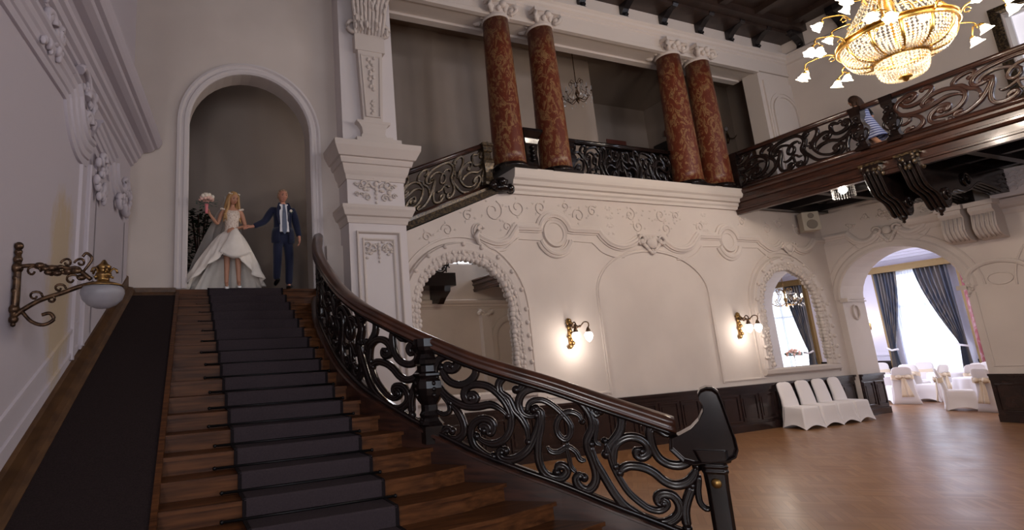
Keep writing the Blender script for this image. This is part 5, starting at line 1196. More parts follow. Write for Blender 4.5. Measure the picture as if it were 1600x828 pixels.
rc = [(20.25,10.0,2.3,'white chair with cream bow turned to us, left of the archway view'),
 (21.25,9.70,PI-.1,'white chair side-on in the middle of the archway view'),
 (19.15,8.2,.45,'white chair with cream sash in the front of the side room, facing right'),
 (22.05,10.45,1.7,'white chair back just beyond the left-hand table'),
 (23.15,10.75,-1.4,'lilac-shaded white chair under the left part of the net curtain'),
 (22.0,9.25,PI-.2,'tall white chair right of the window in the side room'),
 (21.3,8.80,2.3,'white chair behind the right-hand table'),
 (22.35,8.72,-1.2,'white chair farthest right in the side room, by the pink column'),
 (23.0,11.85,-1.2,'white chair at the far left by the flowers'),
 (19.1,7.42,1.2,'white chair whose cream sash hangs beside the right pier')]
for i, (x, y, rz, lb) in enumerate(rc):
    o = ch_b if i == 0 else copy_tree(ch_b); o.location = (x, y, 0); o.rotation_euler = (0,0,rz); o.scale = (1.15,1.15,1.06)
    tag(o, lb, 'chair', 'sashed chairs of the side room')
# round tables under cloths
def table(x, y, R, lb, lb2, seed):
    t = thing('round_table', lb, 'table', (x, y, 0)); m = MB(); m.lathe([(.001,.0),(.3,.0),(.3,.03),(.05,.06),(.04,.68),(.001,.68)], n=16); m.build('pedestal', M['dark_wood'], t)
    m = MB(); m.lathe([(.001,.70),(R,.70),(R,.735),(.001,.735)], n=36); m.build('tabletop', M['dark_wood'], t)
    m = MB(); n = 72; rings = []
    for r, z, am in ((.001,.742,0),(R*.5,.742,0),(R*.97,.742,0),(R+.012,.735,0),(R+.02,.70,.01),(R+.035,.5,.03),(R+.05,.25,.05),(R+.06,.03,.06)):
        rings.append([Vector(((r+am*math.sin(k*2*PI/n*11+seed))*math.cos(2*PI*k/n), (r+am*math.sin(k*2*PI/n*11+seed))*math.sin(2*PI*k/n), z)) for k in range(n)])
    m.loft(rings, True, False, True); tag(m.build('tablecloth', M['damask'], loc=(x, y, 0)), lb2, 'tablecloth', 'white tablecloths of the side room')
table(21.2, 10.85, .66, 'round table at the left of the archway view', 'white cloth on the round table behind the bowed chair', 0)
table(20.42, 8.22, .56, 'round table at the right of the archway view', 'white cloth on the round table beside the right pier', 2)
table(22.95, 9.95, .52, 'round table right under the window', 'lilac-shaded white cloth on the table below the window', 4)
table(20.6, 4.9, .8, 'round table out of direct view, mirrored beside the flower stand', 'white cloth on the table seen in the smaller mirror', 5)
def bouquet_at(name, loc, R, lb, stand=0, n=26, seed=1):
    o = thing(name, lb, 'flowers', loc); random.seed(seed)
    if stand: m = MB(); m.lathe([(.001,0),(.09,0),(.08,.015),(.02,.03),(.012,stand*.5),(.012,stand-.06),(.05,stand-.02),(.06,stand),(.001,stand)], n=16); m.build('vase', M['crystal'], o)
    else:
        m = MB(); m.lathe([(.001,0),(.05,0),(.06,.05),(.045,.10),(.055,.12),(.001,.11)], n=14); m.build('vase', M['crystal'], o); stand = .12
    m = MB()
    for k in range(n):
        a = random.uniform(0,6.28); r = R*math.sqrt(random.random()); m.ball((r*math.cos(a), r*math.sin(a), stand+R*.75*(1-(r/R)**2)+random.uniform(-.02,.03)), .036, 7, 5)
    m.build('blossoms', M['rose'], o); m = MB()
    for k in range(n):
        a = random.uniform(0,6.28); r = R*random.uniform(.7,1.1); m.ball((r*math.cos(a), r*math.sin(a), stand+R*.15+random.uniform(-.05,.05)), .035, 6, 4, (1,1,.5))
    m.build('leaves', M['sage'], o); return o
bouquet_at('flower_arrangement', (20.78, 10.98, .745), .15, 'small pink flower arrangement on the left table of the side room')
bouquet_at('flower_arrangement', (20.5, 5.5, .745), .24, 'tall stand of pale roses on a white table, seen in the smaller mirror', .75, 40, 4)
# marble pillar in the side room
o = thing('marble_column', 'slim pink veined marble column just inside the archway on the right', 'column', (22.95, 9.0, 0))
m = MB(); m.box(-.2,.2,-.2,.2,0,.25); m.box(-.2,.2,-.2,.2,4.6,4.9); m.build('base', M['room'], o); m = MB(); m.lathe([(.125,.24),(.125,2.5),(.12,4.62)], n=28); m.build('shaft', M['marble_pink'], o)
# window dressing
def drape_mesh(y_top0, y_top1, y_tie, y_bot0, y_bot1, z_top, z_tie, z_bot, x, folds=7, amp=.05):
    m = MB(); n = folds*8; rings = []
    for z in [z_top+(z_bot-z_top)*i/22 for i in range(23)]:
        if z > z_tie: t = ((z_top-z)/(z_top-z_tie))**1.5; a0, a1 = y_top0+(y_tie-.09-y_top0)*t, y_top1+(y_tie+.09-y_top1)*t
        else: t = (z_tie-z)/(z_tie-z_bot); a0, a1 = y_tie-.09+(y_bot0-y_tie+.09)*t, y_tie+.09+(y_bot1-y_tie-.09)*t
        am = amp*(.6+.4*abs(a1-a0)/.6)
        front = [Vector((x-am*math.sin(k/n*folds*2*PI)-.0, a0+(a1-a0)*k/n, z)) for k in range(n+1)]
        rings.append(front+[p+Vector((.02,0,0)) for p in reversed(front)])
    m.loft(rings, True, True, True); return m
def dress_window(ya, yb, what):
    o = thing('curtain', 'striped curtain at the left of the %s' % what, 'curtain', (23.8, yb, 0), 0)
    def sub(mb): mb.v = [(v[0]-o.location.x, v[1]-o.location.y, v[2]) for v in mb.v]; return mb
    sub(drape_mesh(yb-.35, yb+.33, yb+.22, yb-.02, yb+.40, 4.22, 1.55, .05, 23.74)).build('drape', M['drape'], o)
    m = MB(); m.tube([(23.62, yb+.02, 1.50),(23.60, yb+.2, 1.46),(23.66, yb+.36, 1.55)], .035, 6); sub(m).build('tieback', M['damask'], o)
    o = thing('curtain', 'striped curtain at the right of the %s' % what, 'curtain', (23.8, ya, 0), 0)
    sub(drape_mesh(ya-.15, ya+.75, ya-.08, ya-.22, ya+.14, 4.22, 1.62, .05, 23.72)).build('drape', M['drape'], o)
    m = MB(); m.tube([(23.62, ya+.12, 1.66),(23.60, ya-.05, 1.56),(23.66, ya-.22, 1.52)], .035, 6); sub(m).build('tieback', M['damask'], o)
    tag(drape_mesh(ya-.0, yb, (ya+yb)/2, ya+.05, yb, 4.2, 9, .05, 23.88, 16, .022).build('sheer_curtain', M['sheer']) if False else sheer_c(ya, yb), 'thin white net curtain over the %s' % what, 'curtain')
    o = thing('pelmet', 'gilded box pelmet above the %s' % what, 'pelmet', (23.8, (ya+yb)/2, 4.2)); h = (yb-ya)/2+.38
    m = MB(); m.box(-.22,.19,-h,h,.0,.16); m.box(-.26,.19,-h-.04,h+.04,.16,.20); m.box(-.24,.19,-h-.02,h+.02,-.02,.02); m.build('box', M['pelmet'], o)
    for s in (-1, 1): m = MB(); m.box(.02,.19,s*(h-.02)-.05,s*(h-.02)+.05,-4.15,-.02); m.build('side_board', M['pelmet'], o)
def sheer_c(ya, yb):
    m = MB(); n = 128; rings = []
    for z in (4.2, 3, 1.6, .06): rings.append([Vector((23.87-.02*math.sin(k/n*18*2*PI+z*.3), ya+(yb-ya)*k/n, z)) for k in range(n+1)])
    m.loft(rings, False, False, True); return m.build('net_curtain', M['sheer'])
dress_window(9.85, 11.45, 'tall window seen through the arch'); dress_window(2.2, 3.9, 'window seen in the smaller mirror')
m = MB(); m.box(-.02,0,-.05,.05,-.1,.1); m.lathe([(.03,0),(.06,.06),(.055,.12),(.04,.14)], (-.12,0,.02), 12); 
for (y, lb) in ((12.36, 'small lit wall lamp half hidden by the left arch pier'), (5.6, 'small lit wall lamp of the side room seen in the smaller mirror')):
    o = thing('wall_lamp', lb, 'wall lamp', (23.99, y, 2.35), 0, 'side room wall lamps')
    m = MB(); m.box(-.02,.01,-.05,.05,-.12,.12); m.tube([(0,0,-.04),(-.08,0,-.06),(-.12,0,.02)], .012, 6); m.build('bracket', M['brass'], o)
    m = MB(); m.lathe([(.02,0),(.05,.05),(.05,.10),(.035,.13),(.001,.13)], (-.12,0,.02), 12); m.build('lamp_shade', M['bulb_sconce'], o)
    L = bpy.data.lights.new('lamp_light', 'POINT'); L.energy = 10; L.color = (1,.85,.65); L.shadow_soft_size = .05; l_ = bpy.data.objects.new('lamp_light', L); COL.objects.link(l_); l_.parent = o; l_.location = (-.22,0,.1)
L = bpy.data.lights.new('chandelier_light', 'POINT'); L.energy = 40; L.color = (1,.88,.74); L.shadow_soft_size = .05; l_ = bpy.data.objects.new('chandelier_light', L); COL.objects.link(l_); l_.parent = sc2; l_.location = (0,0,-.25)
# wooden pelmet boxes on the side room's far wall, reflected beside the chandelier
# ------------------------------------------------------------------ people
def skin_mesh(name, V, E, Rr, mt, parent, sub=2, root=0):
    me = bpy.data.meshes.new(name); me.from_pydata([tuple(v) for v in V], E, []); o = bpy.data.objects.new(name, me); COL.objects.link(o)
    s = o.modifiers.new('skin', 'SKIN'); s.use_smooth_shade = True; s.branch_smoothing = .4
    for i, r in enumerate(Rr):
        sv = me.skin_vertices[0].data[i]; sv.radius = (r if isinstance(r, tuple) else (r, r)); sv.use_root = (i == root)
    u = o.modifiers.new('sub', 'SUBSURF'); u.levels = sub; u.render_levels = sub
    bpy.context.view_layer.update()
    dg = bpy.context.evaluated_depsgraph_get(); ev = o.evaluated_get(dg); nm = bpy.data.meshes.new_from_object(ev)
    bpy.data.objects.remove(o); bpy.data.meshes.remove(me)
    nm.name = name; nm.materials.clear(); nm.materials.append(mt)
    for p in nm.polygons: p.use_smooth = True
    n = bpy.data.objects.new(name, nm); COL.objects.link(n); n.parent = parent; return n
def hand(V, E, Rr, wi, w, d, spread, curl, thumb, s=1.0):
    """five fingers growing from wrist vertex wi at w, along d; spread = sideways axis; curl = bend axis direction"""
    d = Vector(d).normalized(); sp = Vector(spread).normalized(); cu = Vector(curl).normalized(); w = Vector(w)
    V.append(w+d*.05*s); Rr.append((.030*s, .018*s)); pi = len(V)-1; E.append((wi, pi))
    for k, l in enumerate((.068,.078,.072,.056)):
        b = w+d*.085*s+sp*(k-1.5)*.019*s; V.append(b); Rr.append(.0105*s); E.append((pi, len(V)-1))
        V.append(b+d*l*.5*s+cu*.010*s); Rr.append(.009*s); E.append((len(V)-2, len(V)-1))
        V.append(b+d*l*.82*s+cu*.034*s); Rr.append(.0075*s); E.append((len(V)-2, len(V)-1))
    V.append(w+d*.035*s-sp*.036*s*thumb+cu*.01*s); Rr.append(.012*s); E.append((pi, len(V)-1))
    V.append(w+d*.075*s-sp*.050*s*thumb+cu*.022*s); Rr.append(.009*s); E.append((len(V)-2, len(V)-1))
def head_mesh(name, c, s, mt, parent, yaw=0, pitch=0, female=False):
    """head: ellipsoid shaped with jaw, nose, brow, eye sockets, lips, ears; faces -Y before rotation"""
    R_h = Matrix.Rotation(yaw, 4, 'Z') @ Matrix.Rotation(pitch, 4, 'X'); T = Matrix.Translation(c) @ R_h
    m = MB(); n, k_ = 40, 32; rings = []
    for i in range(k_+1):
        v = -1+2*i/k_; ph = math.asin(max(-1, min(1, v))); z = .118*v
        ring = []
        for j in range(n):
            a = 2*PI*j/n; cx, cy = math.cos(a), math.sin(a); r = max(.03, math.cos(ph))
            w = .077*(1-.20*max(0,-v)**1.5); d = .096
            x = w*r*cx; y = d*r*cy
            if cy < 0:
                f = -cy*max(0, 1-abs(x)/.055)
                nose = math.exp(-((x/.013)**2))*math.exp(-((z+.022)/.022)**2)*.022+math.exp(-((x/.009)**2))*math.exp(-((z-.012)/.03)**2)*.008
                brow = math.exp(-((z-.035)/.012)**2)*.004; eye = sum(math.exp(-(((x-sx)/.014)**2))*math.exp(-(((z-.016)/.011)**2)) for sx in (-.031,.031))*.009
                lips = math.exp(-((x/.024)**2))*math.exp(-(((z+.058)/.008)**2))*.005; chin = math.exp(-((x/.026)**2))*math.exp(-(((z+.098)/.016)**2))*.010
                chk = sum(math.exp(-(((x-sx)/.02)**2))*math.exp(-(((z+.02)/.02)**2)) for sx in (-.045,.045))*.004
                y -= (nose+brow-eye+lips+chin+chk)
            ring.append(T @ Vector((x*s, y*s, z*s)))
        rings.append(ring)
    m.loft(rings, True, True, True)
    for sx in (-1, 1): m.ball((sx*.078*s, .008*s, -.005*s), .026*s, 10, 8, (.35,.7,1.15), T)
    h = m.build(name, mt, parent)
    e = MB()
    for sx in (-.031,.031): e.ball((sx*s, -.080*s, .015*s), .0125*s, 10, 8, (1.2,.7,.6), T)
    e.build('eyes', EYE, parent); l = MB(); l.ball((0, -.096*s, -.058*s), .017*s, 10, 8, (1.25,.35,.32), T); l.build('lips', LIP, parent)
    b = MB()
    for sx in (-.031,.031): b.ball((sx*s, -.094*s, .040*s), .016*s, 8, 6, (1.1,.3,.2), T)
    b.build('eyebrows', BROW, parent)
    return T
EYE = mat('eye', (.05,.035,.03), .2); LIP = mat('lips', (.42,.13,.11), .5); BROW = mat('eyebrow', (.12,.07,.04), .8)

# --- man in the navy suit, stepping down onto the landing edge
man = thing('person', 'older man in a navy suit and tie walking beside the bride', 'person', (1.83, 9.30, FL))
body = (lambda x, y, z: Vector((x, y, z)))
# joints: origin on floor under the standing (right in picture) leg
V = [(0,0,.93),(0,0,1.10),(.0,.01,1.28),(.0,.01,1.40),(.0,-.01,1.50),(.0,-.03,1.57)]
E = [(i, i+1) for i in range(5)]; Rr = [(.12,.08),(.12,.08),(.12,.08),(.09,.06),(.05,.05),(.053,.053)]
def limb(V, E, Rr, start, pts, rads):
    prev = start
    for p, r in zip(pts, rads): V.append(p); Rr.append(r); E.append((prev, len(V)-1)); prev = len(V)-1
    return prev
wL = limb(V, E, Rr, 3, [(-.17,-.0,1.385),(-.32,-.03,1.16),(-.55,-.10,1.045)], [.045,.040,.028]); hand(V, E, Rr, wL, (-.55,-.10,1.045), (-1,-.15,-.1), (0,.35,.9), (0,-.6,-.5), -1)
wR = limb(V, E, Rr, 3, [(.17,-.0,1.385),(.245,.0,1.12),(.27,-.09,.87)], [.045,.040,.028]); hand(V, E, Rr, wR, (.27,-.09,.87), (-.1,-.25,-1), (0,1,-.2), (-1,0,0), 1)
limb(V, E, Rr, 0, [(-.09,0,.86),(-.12,-.10,.50),(-.13,-.03,.14),(-.13,-.06,.115)], [.085,.06,.040,.022])
limb(V, E, Rr, 0, [(.09,0,.86),(.10,-.02,.48),(.09,.02,.08),(.09,-.03,.045)], [.085,.06,.040,.022])
skin_mesh('body', V, E, Rr, M['skin_red'], man)
T = head_mesh('head', Vector((.0,-.045,1.64)), 1.0, M['skin_red'], man, .15, .22)
m = MB()       # receding hair round the back and sides
for i in range(90):
    random.seed(i); a = random.uniform(-.35, PI+.35); z = random.uniform(-.03,.10); r = math.sqrt(max(.05, 1-(z/.118)**2)); m.ball((.078*r*math.cos(a), .092*r*math.sin(a)+.006, z), .017, 6, 5, (1,1,1), T)

for i in range(70):
    random.seed(i+500); a = random.uniform(0, 6.28); r = .062*math.sqrt(random.random()); m.ball((r*math.cos(a), .012+r*1.15*math.sin(a), .108-r*r*5), .016, 6, 5, (1,1,.7), T)
m.build('hair', M['grey_hair'], man)
# trousers
V = [(0,0,1.02),(0,0,.90)]; E = [(0,1)]; Rr = [(.165,.125),(.165,.125)]
limb(V, E, Rr, 1, [(-.095,0,.82),(-.12,-.105,.50),(-.13,-.03,.13)], [.100,.080,.066]); limb(V, E, Rr, 1, [(.095,0,.82),(.10,-.02,.48),(.09,.02,.05)], [.100,.080,.066])
skin_mesh('trousers', V, E, Rr, M['suit'], man)
V = [(0,0,.92),(0,0,1.05),(0,.0,1.25),(0,.0,1.375)]; E = [(0,1),(1,2),(2,3)]; Rr = [(.18,.135),(.175,.135),(.19,.14),(.16,.12)]
limb(V, E, Rr, 3, [(-.18,-.0,1.395),(-.32,-.03,1.165),(-.52,-.095,1.055)], [.085,.066,.05]); limb(V, E, Rr, 3, [(.18,-.0,1.395),(.245,.0,1.12),(.268,-.08,.90)], [.085,.066,.05])
skin_mesh('jacket', V, E, Rr, M['suit'], man)
m = MB(); rings = []        # jacket skirt
for z, rx, ry in ((.80,.20,.145),(.88,.205,.15),(.98,.195,.15),(1.06,.18,.14)):
    rings.append([Vector((rx*math.sin(a), -ry*math.cos(a)-.0, z-(.03*math.cos(a) if z < .85 else 0))) for a in [.42+ (2*PI-.84)*k/28 for k in range(29)]])
m.loft(rings, False, False, True); o_ = m.build('jacket_hem', M['suit'], man); sd = o_.modifiers.new('thickness','SOLIDIFY'); sd.thickness = .01
m = MB(); pr = [(-.075,1.47),(.075,1.47),(.085,1.30),(.075,1.10),(.085,.97),(-.085,.97),(-.075,1.10),(-.085,1.30)]
m.loft([[Vector((x*s_, -.145+y+.035*(abs(z-1.25)>.16)*(z > 1.3), z)) for x, z in pr] for y, s_ in ((0.04,1.0),(-.012,.95))], True, True, False); m.build('shirt', M['shirt'], man)
m = MB(); m.loft([[Vector((x, y, z)) for x, y in ((-w,-.165+o),(w,-.165+o),(w,-.15+o),(-w,-.15+o))] for z, w, o in ((1.47,.022,.035),(1.44,.018,.03),(1.30,.03,.0),(1.05,.042,-.002),(.97,.035,-.002),(.93,.008,-.002))], True, True, False); m.build('tie', M['tie'], man)
m = MB()
for s_ in (-1, 1): m.loft([[Vector((s_*x, y, z)) for x, y in ((a_,-.150+o),(b_,-.158+o),(b_,-.142+o),(a_,-.135+o))] for z, a_, b_, o in ((1.50,.05,.09,.045),(1.40,.055,.125,.01),(1.25,.06,.13,.0),(1.10,.05,.085,.0))], True, True, False)
m.build('lapels', M['suit'], man)
m = MB()
for k in range(6): m.ball((.115+.014*math.cos(k), -.165, 1.345+.014*math.sin(k)), .012, 7, 5)
b_ = m.build('boutonniere', M['rose2'], man); m = MB()
for k in range(4): m.ball((.115+.024*math.cos(k*1.6), -.158, 1.335+.024*math.sin(k*1.6)), .011, 6, 4, (1.5,.5,.7))
m.build('leaves', M['sage'], b_)
def shoe(name, p, l, mt, parent, heel=0, yaw=0, pitch=0):
    T = Matrix.Translation(p) @ Matrix.Rotation(yaw, 4, 'Z') @ Matrix.Rotation(pitch, 4, 'X'); m = MB(); rings = []
    for t in [i/9 for i in range(10)]:
        w = .040*(.75+.35*math.sin(min(1, t*1.3)*PI*.75))*(1 if t < .9 else .7); h = .075-.045*t if t < .6 else .045-.01*(t-.6)*3; z0 = heel*(1-t)**2
        rings.append([T @ Vector((w*math.cos(a)*(1), .06-l*t, z0+max(0,h*.5+h*.5*math.sin(a)))) for a in [2*PI*k/12 for k in range(12)]])
    m.loft(rings, True, True, True)
    if heel: m.loft([[T @ Vector((x*s_, .05+y*s_, z)) for x, y in ((-.018,-.018),(.018,-.018),(.018,.018),(-.018,.018))] for z, s_ in ((0,.6),(heel+.01,1.2))], True, True, False)
    return m.build(name, mt, parent)
shoe('shoe', (-.13,.01,.075), .27, M['shoe_black'], man, 0, 0, -.22); shoe('shoe', (.09,.05,.002), .27, M['shoe_black'], man)

# --- bride
br = thing('person', 'bride in an ivory high-low tulle gown lifting her skirt at the top of the stairs', 'person', (.98, 9.42, FL))
V = [(0,0,1.0),(0,0,1.13),(.0,.0,1.27),(.0,.0,1.375),(.0,-.01,1.44),(.01,-.03,1.50)]
E = [(i, i+1) for i in range(5)]; Rr = [(.13,.10),(.105,.085),(.125,.095),(.10,.07),(.045,.045),(.042,.042)]
# her right arm (left in picture) raised aside holding the bouquet; her left hand at the waist
wA = limb(V, E, Rr, 3, [(-.155,-.01,1.35),(-.24,-.02,1.12),(-.37,-.16,1.24)], [.045,.034,.024]); hand(V, E, Rr, wA, (-.37,-.16,1.24), (-.35,-.35,.8), (.5,-.8,0), (-.6,-.2,-.3), 1, .9)
wB = limb(V, E, Rr, 3, [(.155,-.01,1.35),(.225,-.03,1.10),(.03,-.20,1.0)], [.045,.034,.024]); hand(V, E, Rr, wB, (.03,-.20,1.0), (-1,-.15,-.25), (0,.1,1), (-.2,.9,-.2), -1, .9)
limb(V, E, Rr, 0, [(-.08,0,.92),(-.085,-.06,.50),(-.09,-.02,.12),(-.09,-.10,.05)], [.085,.055,.036,.028])
limb(V, E, Rr, 0, [(.08,0,.92),(.09,-.12,.50),(.10,-.10,.12),(.10,-.19,.05)], [.085,.055,.036,.028])
skin_mesh('body', V, E, Rr, M['skin_tan'], br)
T = head_mesh('head', Vector((.02,-.055,1.575)), .93, M['skin_tan'], br, .35, .42, True)
m = MB(); S = .93          # long wavy hair
m.ball((0,.022,.022), .098, 20, 14, (.90,1.0,1.08), T)
for k in range(26):
    a = PI*(-.12+1.24*k/25); x = .084*math.cos(a); y = .015+.085*math.sin(a); random.seed(k)
    L_ = .42+.05*math.sin(k); ph = k*.8; P = [T @ Vector((x*.8, y*.9, .08)), T @ Vector((x*1.08, y*1.05, .0))]
    b0 = T @ Vector((x*1.15, y*1.05, -.10)); fr = -.10 if (k < 5 or k > 20) else .06
    for q in range(1, 6): P.append(b0+Vector((.018*math.sin(ph+q*1.3)+(.02*q*(1 if x > 0 else -1) if k < 5 or k > 20 else 0)*.4, fr*(q/5)*.6, -L_*.75*q/5)))
    m.tube(cr(P, 3), [.022]*3+[.024]*(len(cr(P, 3))-8)+[.018,.015,.012,.009,.006], 6)
m.build('hair', M['blond'], br)
m = MB()
for k in range(11): a = -.6+4.4*k/10; m.ball((.088*math.cos(a), .0+.088*math.sin(a), .088), .012, 6, 5, (1,1,1), T)
m.build('flower_circlet', M['rose2'], br)
m = MB(); rings = []
for z, rx, ry, oy in ((.985,.128,.105,0),(1.04,.118,.10,0),(1.12,.113,.095,0),(1.20,.128,.108,-.005),(1.27,.138,.118,-.01),(1.33,.13,.10,-.01),(1.352,.115,.088,-.005)):
    rings.append([Vector((rx*math.cos(a), oy+ry*math.sin(a)-.018*(math.exp(-((z-1.27)/.05)**2))*(abs(math.cos(a)) < .75)*(math.sin(a) < 0), z+(.02*abs(math.cos(a)) if z > 1.3 else 0))) for a in [2*PI*k/32 for k in range(32)]])
m.loft(rings, True, False, True)
for sx in (-1, 1):
    for k in range(5): m.ball((sx*(.10+.018*k), -.03, 1.37+.006*k), .03, 7, 5, (1,1,.7))
m.build('bodice', M['lace'], br)
# skirt: high in front, long train; hem sweeps from knee height to the floor
m = MB(); n = 120; rings = []
def hem(a):      # a: 0 = front (-Y)
    f = (1+math.cos(a))/2
    lift = .52*f**3.4 + .03*math.sin(3*a+.6)*f
    rad = .56+.10*(1-f) + .05*abs(math.sin(a))
    return lift, rad
for i in range(15):
    t = i/14; ring = []
    for k in range(n):
        a = 2*PI*k/n; lift, rad = hem(a)
        z = 1.0+(lift+.03-1.0)*t; r0 = .12; r = r0+(rad-r0)*(t**.72)
        if abs(a-PI) > 1.9: r *= 1-.25*t*max(0, math.cos(a))
        w = 1+(.035+.045*t)*math.sin(a*13+1.5*math.sin(t*4))*t+.03*t*math.sin(a*29+t*6)
        sx = 1.10 if math.sin(a) > 0 else .86       # towards picture left it spreads wider
        lean = -.05*t*t
        ring.append(Vector((-math.sin(a)*r*w*sx+lean*.8, -math.cos(a)*r*w*(.58 if abs(a-PI) > PI/2 else .85)-.02, z+.02*t*math.sin(a*9))))
    rings.append(ring)
m.loft(rings, True, False, True); sk = m.build('skirt', M['gown'], br); sd = sk.modifiers.new('thickness','SOLIDIFY'); sd.thickness = .006
m = MB(); rings = []        # bunched front of the skirt in her hand
for t in [i/12 for i in range(13)]:
    rings.append([Vector(((.03+(.05+.20*t)*math.cos(a)*(1+.08*math.sin(7*a+3*t))), -.16-.10*t+(.05+.08*math.sin(t*PI))*math.sin(a), 1.02-.47*t+.05*t*math.cos(a*2))) for a in [2*PI*k/32 for k in range(32)]])
m.loft(rings, True, True, True); m.build('gathered_skirt', M['gown'], br)
m = MB(); rings = []        # underskirt train seen behind the legs
for t in [i/8 for i in range(9)]:
    rings.append([Vector((-(.14+.42*t)*math.sin(a)-.04*t, (.06+.28*t)*math.cos(a)*.8+.12*t, .9-.885*t+.012*math.sin(a*15))) for a in [-PI*.5+PI*k/60 for k in range(61)]])
m.loft(rings, False, False, True); m.build('underskirt', M['gown'], br)
# veil falling from the back of her head to both sides
m = MB(); rings = []
for t in [i/14 for i in range(15)]:
    w = .10+.44*t**1.1; rings.append([Vector((u*w-.22*t*t+.02*math.sin(u*9+t*4), .13+.20*t+.10*(1-abs(u))+.03*math.sin(u*14+2*t), 1.66-1.62*t+.03*math.sin(u*5))) for u in [-1+2*k/40 for k in range(41)]])
m.loft(rings, False, False, True); m.build('veil', M['veil'], br)
m = MB(); rings = []        # veil edge draped over the raised arm
for t in [i/12 for i in range(13)]:
    rings.append([Vector((-.14-.20*math.sin(t*1.7)*(1)-.42*t*u, .05-.12*(1-t)*u, 1.52-(1.0+.45*u)*t)) for u in [k/14 for k in range(15)]])
m.loft(rings, False, False, True); m.build('veil_edge', M['veil'], br)
for sx, p, h in ((-1, (-.09,.02,.0), .06), (1, (.10,-.07,.0), .06)):
    s_ = shoe('shoe', p, .235, M['shoe_white'], br, h); m = MB(); q = Vector(p)+Vector((0,-.005,.125)); m.lathe([(.038,-.008),(.041,0),(.038,.008)], q, 16, cap=False); m.build('strap', M['shoe_white'], s_)
# bouquet in her hand: a thing of its own
bq_ = Vector((.98-.43, 9.42-.24, FL+1.34)); bo_ = thing('bouquet', 'round bouquet of blush and cream roses with pink ribbon held up by the bride', 'bouquet', bq_)
m = MB(); random.seed(5)
for k in range(34):
    a = k*2.4; r = .105*math.sqrt(k/34); c = Vector((r*math.cos(a), -.02+r*math.sin(a)*.8, .125+.07*(1-(r/.11)**2)))
    m.ball(c, .034, 9, 7)
m.build('blossoms', M['rose'], bo_)
m = MB()
for k in range(14): a = k*1.9; r = .10*math.sqrt(k/14); m.ball((r*math.cos(a), -.05+r*math.sin(a)*.8, .15+.06*(1-(r/.11)**2)), .033, 9, 7)
m.build('cream_blossoms', M['rose2'], bo_)
m = MB()
for k in range(46):
    a = random.uniform(0,6.28); r = random.uniform(.07,.15); c = Vector((r*math.cos(a), r*math.sin(a)*.8, .09+random.uniform(-.05,.05))); d = Vector((math.cos(a), math.sin(a), random.uniform(-.6,.4)))*.05; s__ = Vector((-math.sin(a), math.cos(a), .2))*.016
    m.add([c, c+d*.5+s__, c+d, c+d*.5-s__, c+d*.5+Vector((0,0,.006))], [(0,1,4),(1,2,4),(2,3,4),(3,0,4)], True)
m.build('leaves', M['sage'], bo_)
m = MB(); m.lathe([(.001,-.10),(.024,-.10),(.022,.0),(.03,.06),(.001,.07)], n=14); m.build('ribbon_handle', M['ribbon'], bo_)

# --- woman walking along the balcony
wo = thing('person', 'woman with long dark hair walking along the balcony behind the rail', 'person', (14.15, 6.36, 5.76), PI-.25); wo.rotation_euler = (.17, 0, PI-.25)
V = [(0,0,.88),(0,0,1.02),(0,-.01,1.16),(0,-.01,1.27),(0,-.03,1.335),(0,-.05,1.39)]; E = [(i, i+1) for i in range(5)]; Rr = [(.13,.10),(.11,.085),(.125,.095),(.10,.07),(.045,.045),(.042,.042)]
a1 = limb(V, E, Rr, 3, [(-.15,-.01,1.24),(-.18,.03,1.0),(-.16,-.16,.90)], [.045,.035,.024]); hand(V, E, Rr, a1, (-.16,-.16,.90), (0,-1,-.2), (1,0,.2), (0,-.1,-1), 1, .9)
a2 = limb(V, E, Rr, 3, [(.15,-.01,1.24),(.19,.05,1.0),(.19,-.05,.78)], [.045,.035,.024]); hand(V, E, Rr, a2, (.19,-.05,.78), (0,-.2,-1), (0,1,0), (-1,0,0), -1, .9)
limb(V, E, Rr, 0, [(-.08,0,.82),(-.08,-.12,.46),(-.08,-.10,.10),(-.08,-.20,.04)], [.085,.055,.036,.028]); limb(V, E, Rr, 0, [(.08,0,.82),(.08,.04,.44),(.08,.20,.12),(.08,.12,.04)], [.085,.055,.036,.028])
skin_mesh('body', V, E, Rr, M['skin_tan'], wo)
T = head_mesh('head', Vector((0,-.075,1.47)), .93, M['skin_tan'], wo, 0, .35)
m = MB(); m.ball((0,.024,.02), .098, 18, 12, (.92,1,1.08), T)
for k in range(22):
    a = PI*(-.05+1.1*k/21); x = .085*math.cos(a); y = .02+.085*math.sin(a); P = [T @ Vector((x, y, .04)), T @ Vector((x*1.1, y*1.1, -.08))]; b0 = P[-1]
    for q in range(1, 5): P.append(b0+Vector((.012*math.sin(k+q), .03*q/4, -.30*q/4)))
    m.tube(cr(P, 3), .022, 6)
m.build('hair', M['brown_hair'], wo)
m = MB(); rings = []
for z, rx, ry, oy in ((1.27,.11,.08,0),(1.15,.14,.115,-.01),(1.0,.125,.10,0),(.85,.16,.13,0),(.6,.18,.19,0),(.40,.20,.24,.02)):
    rings.append([Vector((rx*math.cos(a)*(1+.04*math.sin(9*a)*(z < .9)), oy+ry*math.sin(a), z)) for a in [2*PI*k/36 for k in range(36)]])
m.loft(rings, True, False, True); m.build('dress', M['dress_w'], wo)
V = [(0,0,.98),(0,0,1.1),(0,-.0,1.25)]; E = [(0,1),(1,2)]; Rr = [(.135,.11),(.13,.11),(.11,.085)]
limb(V, E, Rr, 2, [(-.155,-.01,1.24),(-.185,.03,1.0)], [.06,.05]); limb(V, E, Rr, 2, [(.155,-.01,1.24),(.19,.05,1.0)], [.06,.05])
skin_mesh('jacket', V, E, Rr, M['shoe_black'], wo)
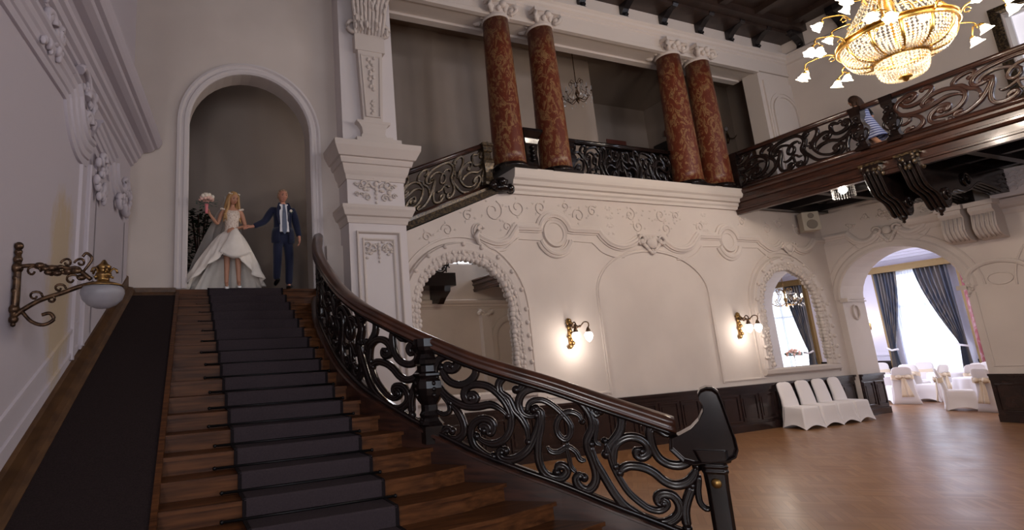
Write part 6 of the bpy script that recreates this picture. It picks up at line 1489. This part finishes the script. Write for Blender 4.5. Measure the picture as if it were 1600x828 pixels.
for sx, p in ((-1,(-.08,-.06,.0)),(1,(.08,.24,.06))): shoe('shoe', p, .23, M['shoe_black'], wo, .02)
# ------------------------------------------------------------------ light
def area(name, loc, target, sx, sy, power, color):
    L = bpy.data.lights.new(name, 'AREA'); L.shape = 'RECTANGLE'; L.size = sx; L.size_y = sy; L.energy = power; L.color = color
    o = bpy.data.objects.new(name, L); COL.objects.link(o); o.location = loc
    o.rotation_euler = (Vector(target)-Vector(loc)).to_track_quat('-Z', 'Y').to_euler(); return o
def point(name, loc, power, color, r=.1):
    L = bpy.data.lights.new(name, 'POINT'); L.energy = power; L.color = color; L.shadow_soft_size = r
    o = bpy.data.objects.new(name, L); COL.objects.link(o); o.location = loc; return o
DAY = (.72,.80,1)
for x, p in ((-.3, 80), (3.3, 14), (6.9, 30)): area('window_daylight', (x, -4.95, 2.7), (x+2, 2, 3.0), 1.6, 3.2, p, DAY)
area('window_daylight', (XL(-2.9)+.06, -2.9, 2.7), (17, 6.8, 3.4), 1.6, 3.2, 230, (.95,.90,.88))  # added window behind the camera, brightens the right wall
for x in (10.1, 13.3): area('window_daylight', (x, -4.95, 7.9), (x-1, 2, 4.4), 1.6, 2.4, 165, (.93,.90,.96))  # added high windows, fill light for long wall and gallery
area('window_daylight', (XC(.2)-.05, .2, 7.4), (6, 3.5, 6.0), 1.4, 2.8, 200, DAY)
area('window_daylight', (23.85, 6.5, 2.4), (17, 7.6, 1.2), 1.6, 3.4, 120, (.82,.86,1))  # added out-of-view window, brightens the side room
area('window_daylight', (20.2, 12.9, 2.6), (21.5, 6, 1.0), 2.2, 3.0, 210, (.80,.85,1))  # added end-wall window out of view, lights the side room's far wall
sc.world = bpy.data.worlds.new('sky'); sc.world.use_nodes = True
sc.world.node_tree.nodes['Background'].inputs[0].default_value = (.6,.68,.85,1); sc.world.node_tree.nodes['Background'].inputs[1].default_value = .6
# ------------------------------------------------------------------ camera
cam = bpy.data.cameras.new('camera'); co = bpy.data.objects.new('camera', cam); COL.objects.link(co); sc.camera = co
a, b, c = -.1968, -.3877, -.0565
Rx = Matrix(((1,0,0),(0,math.cos(a),-math.sin(a)),(0,math.sin(a),math.cos(a))))
Ry = Matrix(((math.cos(b),0,math.sin(b)),(0,1,0),(-math.sin(b),0,math.cos(b))))
Rz = Matrix(((math.cos(c),-math.sin(c),0),(math.sin(c),math.cos(c),0),(0,0,1)))
R = Rz @ Rx @ Ry
w = lambda v: Vector((v[0], v[2], -v[1]))
X, Y, Z = w(R[0]), w(R[1])*-1, w(R[2])*-1
co.matrix_world = Matrix(((X.x,Y.x,Z.x,0),(X.y,Y.y,Z.y,0),(X.z,Y.z,Z.z,2.0),(0,0,0,1)))
cam.sensor_width = 36; cam.lens = 856/1600*36
cam.shift_x = (800-607)/1600; cam.shift_y = -(414-396.5)/1600
cam.clip_start = .05; cam.clip_end = 200
vs = sc.view_settings; vs.view_transform = 'Standard'; vs.look = 'None'; vs.gamma = 1; vs.use_curve_mapping = False; vs.exposure = .05
sc.cycles.use_denoising = True
sc.cycles.max_bounces = 8; sc.cycles.diffuse_bounces = 4; sc.cycles.glossy_bounces = 5; sc.cycles.transmission_bounces = 6; sc.cycles.transparent_max_bounces = 12
sc.cycles.sample_clamp_indirect = 4
